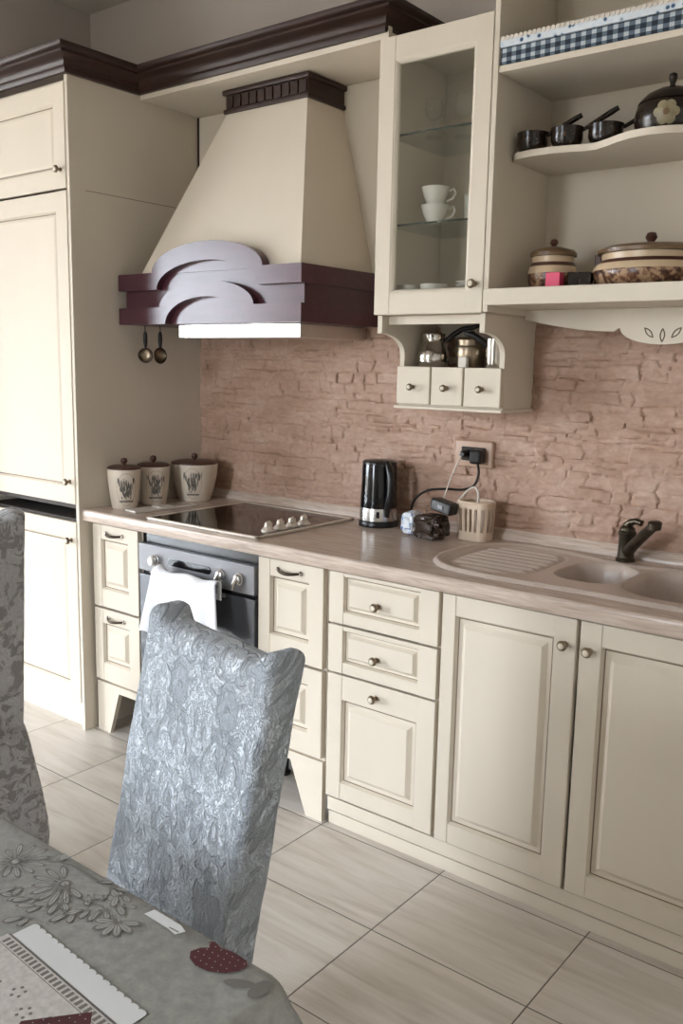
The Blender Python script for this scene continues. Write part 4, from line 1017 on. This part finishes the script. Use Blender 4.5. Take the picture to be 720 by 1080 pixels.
# ------------------------------------------------------------------ dining table and cloth
TX0, TX1, TY0, TY1, TZ = 1.40, 2.232, -2.78, -1.953, .75
tb = thing('dining_table', 'dining table hidden under the grey printed tablecloth', 'table', ((TX0 + TX1) / 2, (TY0 + TY1) / 2, 0))
B().prism([(x + (TX0 + TX1) / 2, y + (TY0 + TY1) / 2) for x, y, _, _ in rrect((TX1 - TX0) / 2 - .012, (TY1 - TY0) / 2 - .012, .06, 60)], TZ - .03, TZ - .003, 'z', M['leg']).build('tabletop', tb)
for x in (TX0 + .045, TX1 - .06):
    for y in (TY0 + .06, TY1 - .06): B().box(x - .03, x + .03, y - .03, y + .03, 0, TZ - .03, M['leg'], .004).build('leg', tb)
def tablecloth():
    b = B(); ns = 240; r = .03
    def ring(off, z, wav):
        pts = []; x0, x1, y0, y1 = TX0 - off, TX1 + off, TY0 - off, TY1 + off; rr_ = max(.012, r + off * .6)
        per = []
        segs = [((x1 - rr_, y0), (x1 - rr_, y0), None)]
        # sample rounded rectangle by angle-free walk
        W, D = x1 - x0 - 2 * rr_, y1 - y0 - 2 * rr_; tot = 2 * W + 2 * D + 2 * PI * rr_
        for k in range(ns):
            s = tot * k / ns
            for ln, kind in ((W, 0), (PI * rr_ / 2, 1), (D, 2), (PI * rr_ / 2, 3), (W, 4), (PI * rr_ / 2, 5), (D, 6), (PI * rr_ / 2, 7)):
                if s <= ln: break
                s -= ln
            a = s / rr_
            if kind == 0: p = (x0 + rr_ + s, y0); nrm = (0, -1)
            elif kind == 1: nrm = (math.sin(a), -math.cos(a)); p = (x1 - rr_ + rr_ * nrm[0], y0 + rr_ + rr_ * nrm[1])
            elif kind == 2: p = (x1, y0 + rr_ + s); nrm = (1, 0)
            elif kind == 3: nrm = (math.cos(a), math.sin(a)); p = (x1 - rr_ + rr_ * nrm[0], y1 - rr_ + rr_ * nrm[1])
            elif kind == 4: p = (x1 - rr_ - s, y1); nrm = (0, 1)
            elif kind == 5: nrm = (-math.sin(a), math.cos(a)); p = (x0 + rr_ + rr_ * nrm[0], y1 - rr_ + rr_ * nrm[1])
            elif kind == 6: p = (x0, y1 - rr_ - s); nrm = (-1, 0)
            else: nrm = (-math.cos(a), -math.sin(a)); p = (x0 + rr_ + rr_ * nrm[0], y0 + rr_ + rr_ * nrm[1])
            corner = abs(nrm[0] * nrm[1]) * 2
            wv = wav * (math.sin(k / ns * 2 * PI * 17) * .6 + corner * 2.2)
            pts.append((p[0] + nrm[0] * wv, p[1] + nrm[1] * wv, z))
        return pts
    rows = [ring(-.30, TZ, 0), ring(-.02, TZ, 0), ring(-.006, TZ - .0005, 0), ring(.0, TZ - .004, 0), ring(.004, TZ - .012, 0), ring(.010, TZ - .04, .003), ring(.022, TZ - .10, .008), ring(.036, TZ - .18, .015), ring(.048, TZ - .25, .021)]
    pts = [p for r_ in rows for p in r_]
    b.grid(pts, ns, len(rows), M['cloth'], True); b.add(rows[0], [list(range(ns))], M['cloth'])
    # ---- printed pattern (flat ink on the cloth)
    lvl = [0]
    def poly(p, mat, lift=0):
        lvl[0] += 1; z = TZ + .0004 + lvl[0] * 3e-6 + lift
        b.add([(min(x, TX1 - .004), min(y, TY1 - .004), z) for x, y in p], [list(range(len(p)))], mat)
    def petal(x, y, a, ln, w, n=7):
        def out(s, m):
            q = []
            for k in range(2 * n):
                t = k / (2 * n) * 2 * PI; u = (.5 - .5 * math.cos(t)) * ln; v = w * s * math.sin(t) * (1 - .35 * math.cos(t))
                u = ln / 2 + (u - ln / 2) * s
                q.append((x + u * math.cos(a) - v * math.sin(a), y + u * math.sin(a) + v * math.cos(a)))
            poly(q, m)
        out(1.0, M['cl_grey']); out(.72, M['cl_petal'])
        q0 = (x, y); q1 = (x + ln * .75 * math.cos(a), y + ln * .75 * math.sin(a)); line([q0, q1], .0011)
    def line(p, w, mat=None):
        mat = mat or M['cl_stem']
        for (x0, y0), (x1, y1) in zip(p, p[1:]):
            d = math.hypot(x1 - x0, y1 - y0) or 1; nx, ny = -(y1 - y0) / d * w / 2, (x1 - x0) / d * w / 2
            poly([(x0 + nx, y0 + ny), (x1 + nx, y1 + ny), (x1 - nx, y1 - ny), (x0 - nx, y0 - ny)], mat)
    rnd = random.Random(5)
    def daisy(x, y, n, ln, a0, a1, ph=0):
        for k in range(n): petal(x + .010 * math.cos(a0 + (a1 - a0) * k / n), y + .010 * math.sin(a0 + (a1 - a0) * k / n), a0 + (a1 - a0) * k / n + ph, (ln - .01) * rnd.uniform(.8, 1.1), ln * .085)
        for k in range(10):
            th = 2 * PI * k / 10
        poly([(x + .009 * math.cos(2 * PI * k / 14), y + .009 * math.sin(2 * PI * k / 14)) for k in range(14)], M['cl_grey'])
        poly([(x + .005 * math.cos(2 * PI * k / 12), y + .005 * math.sin(2 * PI * k / 12)) for k in range(12)], M['cl_petal'])
    daisy(1.773, -2.012, 13, .046, 0, 2 * PI)
    daisy(1.871, -2.000, 9, .052, 2.6, 6.6)
    daisy(1.655, -2.030, 11, .042, 0, 2 * PI); daisy(1.40, -2.05, 12, .046, 0, 2 * PI); daisy(1.52, -2.06, 10, .05, 2.4, 6.4)
    leaves = [(1.85, -2.055, 3.6), (1.868, -2.047, 4.0), (1.886, -2.052, 3.8), (1.90, -2.03, 5.2), (1.895, -2.075, 4.2), (1.93, -2.035, 4.6), (1.94, -2.018, 4.2), (1.915, -1.995, 5.6), (1.93, -1.985, .2),
              (1.90, -1.972, .8), (1.925, -1.968, -.3), (1.945, -1.972, 5.4), (1.962, -1.985, 5.9), (1.80, -1.985, .6), (1.815, -1.978, 1.4), (1.83, -2.045, 4.4), (1.955, -2.005, 5.0), (1.75, -2.06, 4.5), (1.78, -2.07, 5.3), (1.60, -2.07, 4.5), (1.56, -2.02, .5), (1.46, -2.0, .9), (1.34, -2.08, 4.0), (1.31, -2.02, 1)]
    for x, y, a in leaves: petal(x, y, a, .028, .0048); petal(x + .005, y + .004, a + .7, .022, .0042)
    for k in range(6): petal(1.992, -2.008, 3.7 + k * .62, .032, .0052)
    line([(1.871, -2.0), (1.895, -2.012), (1.925, -2.008), (1.95, -2.0), (1.975, -2.006), (1.992, -2.008)], .0022)
    line([(1.90, -2.01), (1.905, -2.035), (1.93, -2.04)], .002); line([(1.773, -2.012), (1.80, -1.985), (1.84, -1.968), (1.90, -1.968)], .002); line([(1.925, -2.008), (1.94, -1.985), (1.93, -1.968)], .002)
    # lace band: white scalloped strip, line, ladder border, lace field
    ax, ay = 1.917, -2.079; bx, by = 2.146, -2.093; dx, dy = bx - ax, by - ay; Lg = math.hypot(dx, dy); dx, dy = dx / Lg, dy / Lg; px, py = -dy, dx
    def Q(s, t): return (ax + dx * s + px * t, ay + dy * s + py * t)
    x_s = -.02 * 0
    sc = [Q(0, 0)]
    nsc = 17
    for k in range(nsc):
        for q in range(5):
            th = PI - PI * q / 4; s0 = Lg * (k + .5) / nsc; sc.append(Q(s0 + Lg / nsc / 2 * math.cos(th), .002 + .0035 * math.sin(th)))
    poly([Q(0, -.026), Q(Lg, -.026)] + [(x, y) for x, y in reversed(sc[1:])], M['cl_white'])
    poly([Q(-.004, -.0268), Q(Lg, -.0268), Q(Lg, -.0285), Q(-.004, -.0285)], M['cl_grey'])
    fld = [Q(-.006, -.029), Q(Lg + .004, -.029)]
    for k in range(13):
        for q in range(5):
            th = PI * q / 4; s0 = Lg - (Lg + .006) * (k + .5) / 13; fld.append(Q(s0 + (Lg + .006) / 26 * math.cos(th), -.104 - .007 * math.sin(th)))
    poly(fld, M['cl_lace'])
    for k in range(26):
        s0 = .002 + (Lg - .004) * k / 26; poly([Q(s0, -.031), Q(s0 + .005, -.031), Q(s0 + .005, -.041), Q(s0, -.041)], M['cl_grey'])
    poly([Q(-.005, -.0425), Q(Lg, -.0425), Q(Lg, -.0435), Q(-.005, -.0435)], M['cl_grey'])
    for k in range(7):
        c_ = Q(.03 + k * .034, -.072 - .012 * (k % 2))
        for q in range(5):
            th = q * 2 * PI / 5 + k; poly([(c_[0] + .0075 * math.cos(th) + .0022 * math.cos(2 * PI * m / 8), c_[1] + .0075 * math.sin(th) + .0022 * math.sin(2 * PI * m / 8)) for m in range(8)], M['cl_grey'])
    # maroon spotted patches
    hpoly = [(2.060, -2.165), (2.083, -2.128), (2.100, -2.112), (2.118, -2.128), (2.15, -2.16), (2.14, -2.21), (2.09, -2.22)]
    hpoly = [(2.052, -2.180), (2.098, -2.124), (2.150, -2.170), (2.135, -2.225), (2.085, -2.232)]
    poly(hpoly, M['cl_red'])
    hp = [(2.112, -1.998), (2.104, -1.989), (2.108, -1.977), (2.116, -1.970), (2.108, -1.963), (2.113, -1.958), (2.127, -1.962), (2.142, -1.958), (2.156, -1.958), (2.166, -1.959), (2.174, -1.965), (2.173, -1.977), (2.163, -1.990), (2.146, -2.000), (2.128, -2.003)]
    poly(hp, M['cl_red'])
    def inside(p, pl):
        c_ = False
        for i in range(len(pl)):
            (xa, ya), (xb, yb) = pl[i], pl[i - 1]
            if (ya > p[1]) != (yb > p[1]) and p[0] < (xb - xa) * (p[1] - ya) / (yb - ya) + xa: c_ = not c_
        return c_
    for pl in (hp, hpoly):
        for i in range(40):
            for j in range(40):
                p = (2.04 + i * .0095 + (j % 2) * .0047, -2.24 + j * .0095)
                if inside(p, pl): poly([(p[0] + .0009 * math.cos(m * PI / 3), p[1] + .0009 * math.sin(m * PI / 3)) for m in range(6)], M['cl_petal'])
    poly([(2.005, -1.977), (2.008, -1.963), (2.058, -1.963), (2.072, -1.968), (2.066, -1.980), (2.05, -1.9775)], M['cl_white']); line([(2.05, -1.975), (2.066, -1.974)], .002)
    poly([(2.188 + .017 * math.cos(t_) + .004 * math.sin(t_), -1.992 + .009 * math.sin(t_) + .006 * math.cos(t_)) for t_ in [2 * PI * k / 16 for k in range(16)]], M['cl_grey'])
    poly([(2.212 + .010 * math.cos(t_), -1.985 + .017 * math.sin(t_)) for t_ in [2 * PI * k / 16 for k in range(16)]], M['cl_grey'])
    poly([(2.205, -2.065), (2.222, -2.055), (2.226, -2.072), (2.21, -2.085)], M['cl_white'])
    return b
o = tablecloth().build('tablecloth', base=((TX0 + TX1) / 2, (TY0 + TY1) / 2, TZ), angle=50, recalc=False)
tag(o, 'grey printed tablecloth with flowers, lace and maroon hearts over the dining table', 'tablecloth')

# ------------------------------------------------------------------ slip-covered dining chairs
def chair(loc, rz, label, mat, W=.39, recl=.205, top=1.0, ear=.024):
    t = thing('dining_chair', label, 'chair', loc, rz, 'slipcovered chairs around the dining table')
    # local: +y = backwards, seat towards -y; back front face at y=0, z=.47
    b = B(); D = .072; zs0 = .40
    def H(x):
        u = abs(x) / (W / 2); e = max(0, min(1, (u - .70) / .16)); e = e * e * (3 - 2 * e)
        return top - ear * (1 - e)
    def put(x, y, z):
        wob = .003 * noise.noise((x * 9, z * 8, 2.0 + rz)) + .0015 * noise.noise((x * 30, z * 26, 5))
        return (x, y + D / 2 + (z - .47) * recl + wob * (1 if y > 0 else -1), z)
    # front, rounded top and back as one sheet over x; then the two sides
    nu, nv, nt_ = 44, 36, 8; rr_ = .020; rows = []
    path = []
    for j in range(nv): path.append(('f', j / (nv - 1)))
    for j in range(1, nt_): path.append(('a', j / nt_ * PI / 2))
    for j in range(nt_ + 1): path.append(('b', j / nt_ * PI / 2))
    for j in range(1, nv): path.append(('k', 1 - j / (nv - 1)))
    re_ = .014; xs = []
    for i in range(nu): xs.append(-W / 2 + W * i / (nu - 1))
    def edge(x):          # rounding of the vertical edges
        d = W / 2 - abs(x); q = max(0, min(1, d / re_)); return re_ * (1 - math.sqrt(max(0, 1 - (1 - q) ** 2)))
    fine = [-W / 2 + re_ * (1 - math.cos(k / 6 * PI / 2)) for k in range(6)]
    xs = fine + [-W / 2 + re_ + (W - 2 * re_) * i / (nu - 1) for i in range(nu)] + [-x for x in reversed(fine)]
    for kind, t_ in path:
        for x in xs:
            zt = H(x) - rr_; c_ = edge(x); hd_ = D / 2 - c_
            if kind == 'f': p = put(x, -hd_, zs0 + (zt - zs0) * t_)
            elif kind == 'k': p = put(x, hd_, zs0 + (zt - zs0) * t_)
            else:
                k_ = min(rr_, hd_)
                if kind == 'a': p = put(x, -hd_ + k_ * (1 - math.cos(t_)), zt + rr_ * math.sin(t_) - c_ * .6 * math.sin(t_))
                else: p = put(x, hd_ - k_ * (1 - math.sin(t_)), zt + rr_ * math.cos(t_) - c_ * .6 * math.cos(t_))
            rows.append(p)
    n_ = len(xs); b.grid(rows, n_, len(path), mat)
    for i, rev in ((0, False), (n_ - 1, True)):          # close the narrow sides
        col = [rows[j * n_ + i] for j in range(len(path))]; L_ = len(col); m_ = L_ // 2
        fs = [(j, j + 1, L_ - 2 - j, L_ - 1 - j) for j in range(m_)]
        b.add(col, fs, mat)
    b.build('back_cover', t, local=True, angle=80, recalc=True)
    # seat cover with a skirt that bells out and turns in at the hem
    b = B(); rows = []; ns = 96
    lv = [(.0, .478, .10), (.0, .482, .03), (.0, .474, 0), (.006, .44, 0), (.015, .37, 0), (.024, .30, 0), (.032, .22, 0), (.034, .17, 0), (.030, .125, 0), (.024, .10, 0)]
    y0, y1 = -.43, .085
    for off, z, ins in lv:
        hw, hd = W / 2 + .012 + off - ins, (y1 - y0) / 2 + off - ins; cy = (y0 + y1) / 2; pr_ = rrect(hw, hd, .045, ns)
        for k in range(ns):
            x, y, nx_, ny_ = pr_[k]; wv = .006 * math.sin(k / ns * 2 * PI * 9) * max(0, (.45 - z) / .3)
            x += nx_ * wv; y += ny_ * wv
            rows.append((x, y + cy, z))
    b.grid(rows, ns, len(lv), mat, True); b.add(rows[:ns], [list(range(ns))], mat)
    b.build('seat_cover', t, local=True, angle=70, recalc=True)
    for x in (-W / 2 + .03, W / 2 - .03):
        for y in (-.385, .04):
            B().box(x - .019, x + .019, y - .019, y + .019, 0, .44, M['leg'], .003).build('leg', t, local=True)
    return t
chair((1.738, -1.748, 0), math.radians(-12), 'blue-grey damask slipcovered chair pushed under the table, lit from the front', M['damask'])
chair((.718, -1.580, 0), math.radians(-90), 'grey damask slipcovered chair standing apart with its back turned', M['damask_shaded'], W=.40, recl=.08, top=1.065, ear=.02)

# ------------------------------------------------------------------ daylight, camera
wd_ = bpy.data.worlds.new('daylight'); S.world = wd_; wd_.use_nodes = True
nt = wd_.node_tree; bg = nt.nodes['Background']
tc = N(nt, 'ShaderNodeTexCoord'); sp = N(nt, 'ShaderNodeSeparateXYZ'); nt.links.new(tc.outputs['Generated'], sp.inputs[0])
mr = N(nt, 'ShaderNodeMapRange'); mr.inputs[1].default_value = -1; mr.inputs[2].default_value = 1; nt.links.new(sp.outputs[2], mr.inputs[0])
sky = ramp(nt, mr.outputs[0], [(.0, (.16, .15, .13, 1)), (.485, (.30, .29, .27, 1)), (.51, (.93, 1.0, 1.12, 1)), (.75, (1.8, 1.95, 2.15, 1))])
nt.links.new(sky, bg.inputs[0]); bg.inputs[1].default_value = 16.0
for (wall, a, c, z0, z1) in WINS:
    ld = bpy.data.lights.new('window_portal', 'AREA'); ld.shape = 'RECTANGLE'; ld.size = c - a; ld.size_y = z1 - z0; ld.cycles.is_portal = True
    lo = bpy.data.objects.new('window_portal', ld); COL.objects.link(lo)
    lo.location = ((a + c) / 2, YF - .02, (z0 + z1) / 2) if wall == 'front' else (XL - .02, (a + c) / 2, (z0 + z1) / 2)
    lo.rotation_euler = (PI / 2, 0, 0 if wall == 'front' else -PI / 2)

cam = bpy.data.cameras.new('camera'); co = bpy.data.objects.new('camera', cam); COL.objects.link(co); S.camera = co
R = Vector((.78523823, .61888993, .01939525)); U = Vector((-.11610919, .11640529, .98639164)); F = Vector((-.60821014, .77680439, -.16326469))
mw = Matrix((R, U, -F)).transposed().to_4x4(); mw.translation = Vector((2.82868939, -2.64163136, 1.44114206)); co.matrix_world = mw
cam.sensor_fit = 'VERTICAL'; cam.sensor_height = 36.0; cam.lens = 944.576 / 1080 * 36.0; cam.clip_start = .02

S.cycles.transparent_max_bounces = 32
vs = S.view_settings; vs.view_transform = 'Standard'; vs.look = 'None'; vs.gamma = 1; vs.use_curve_mapping = False; vs.exposure = 0.64
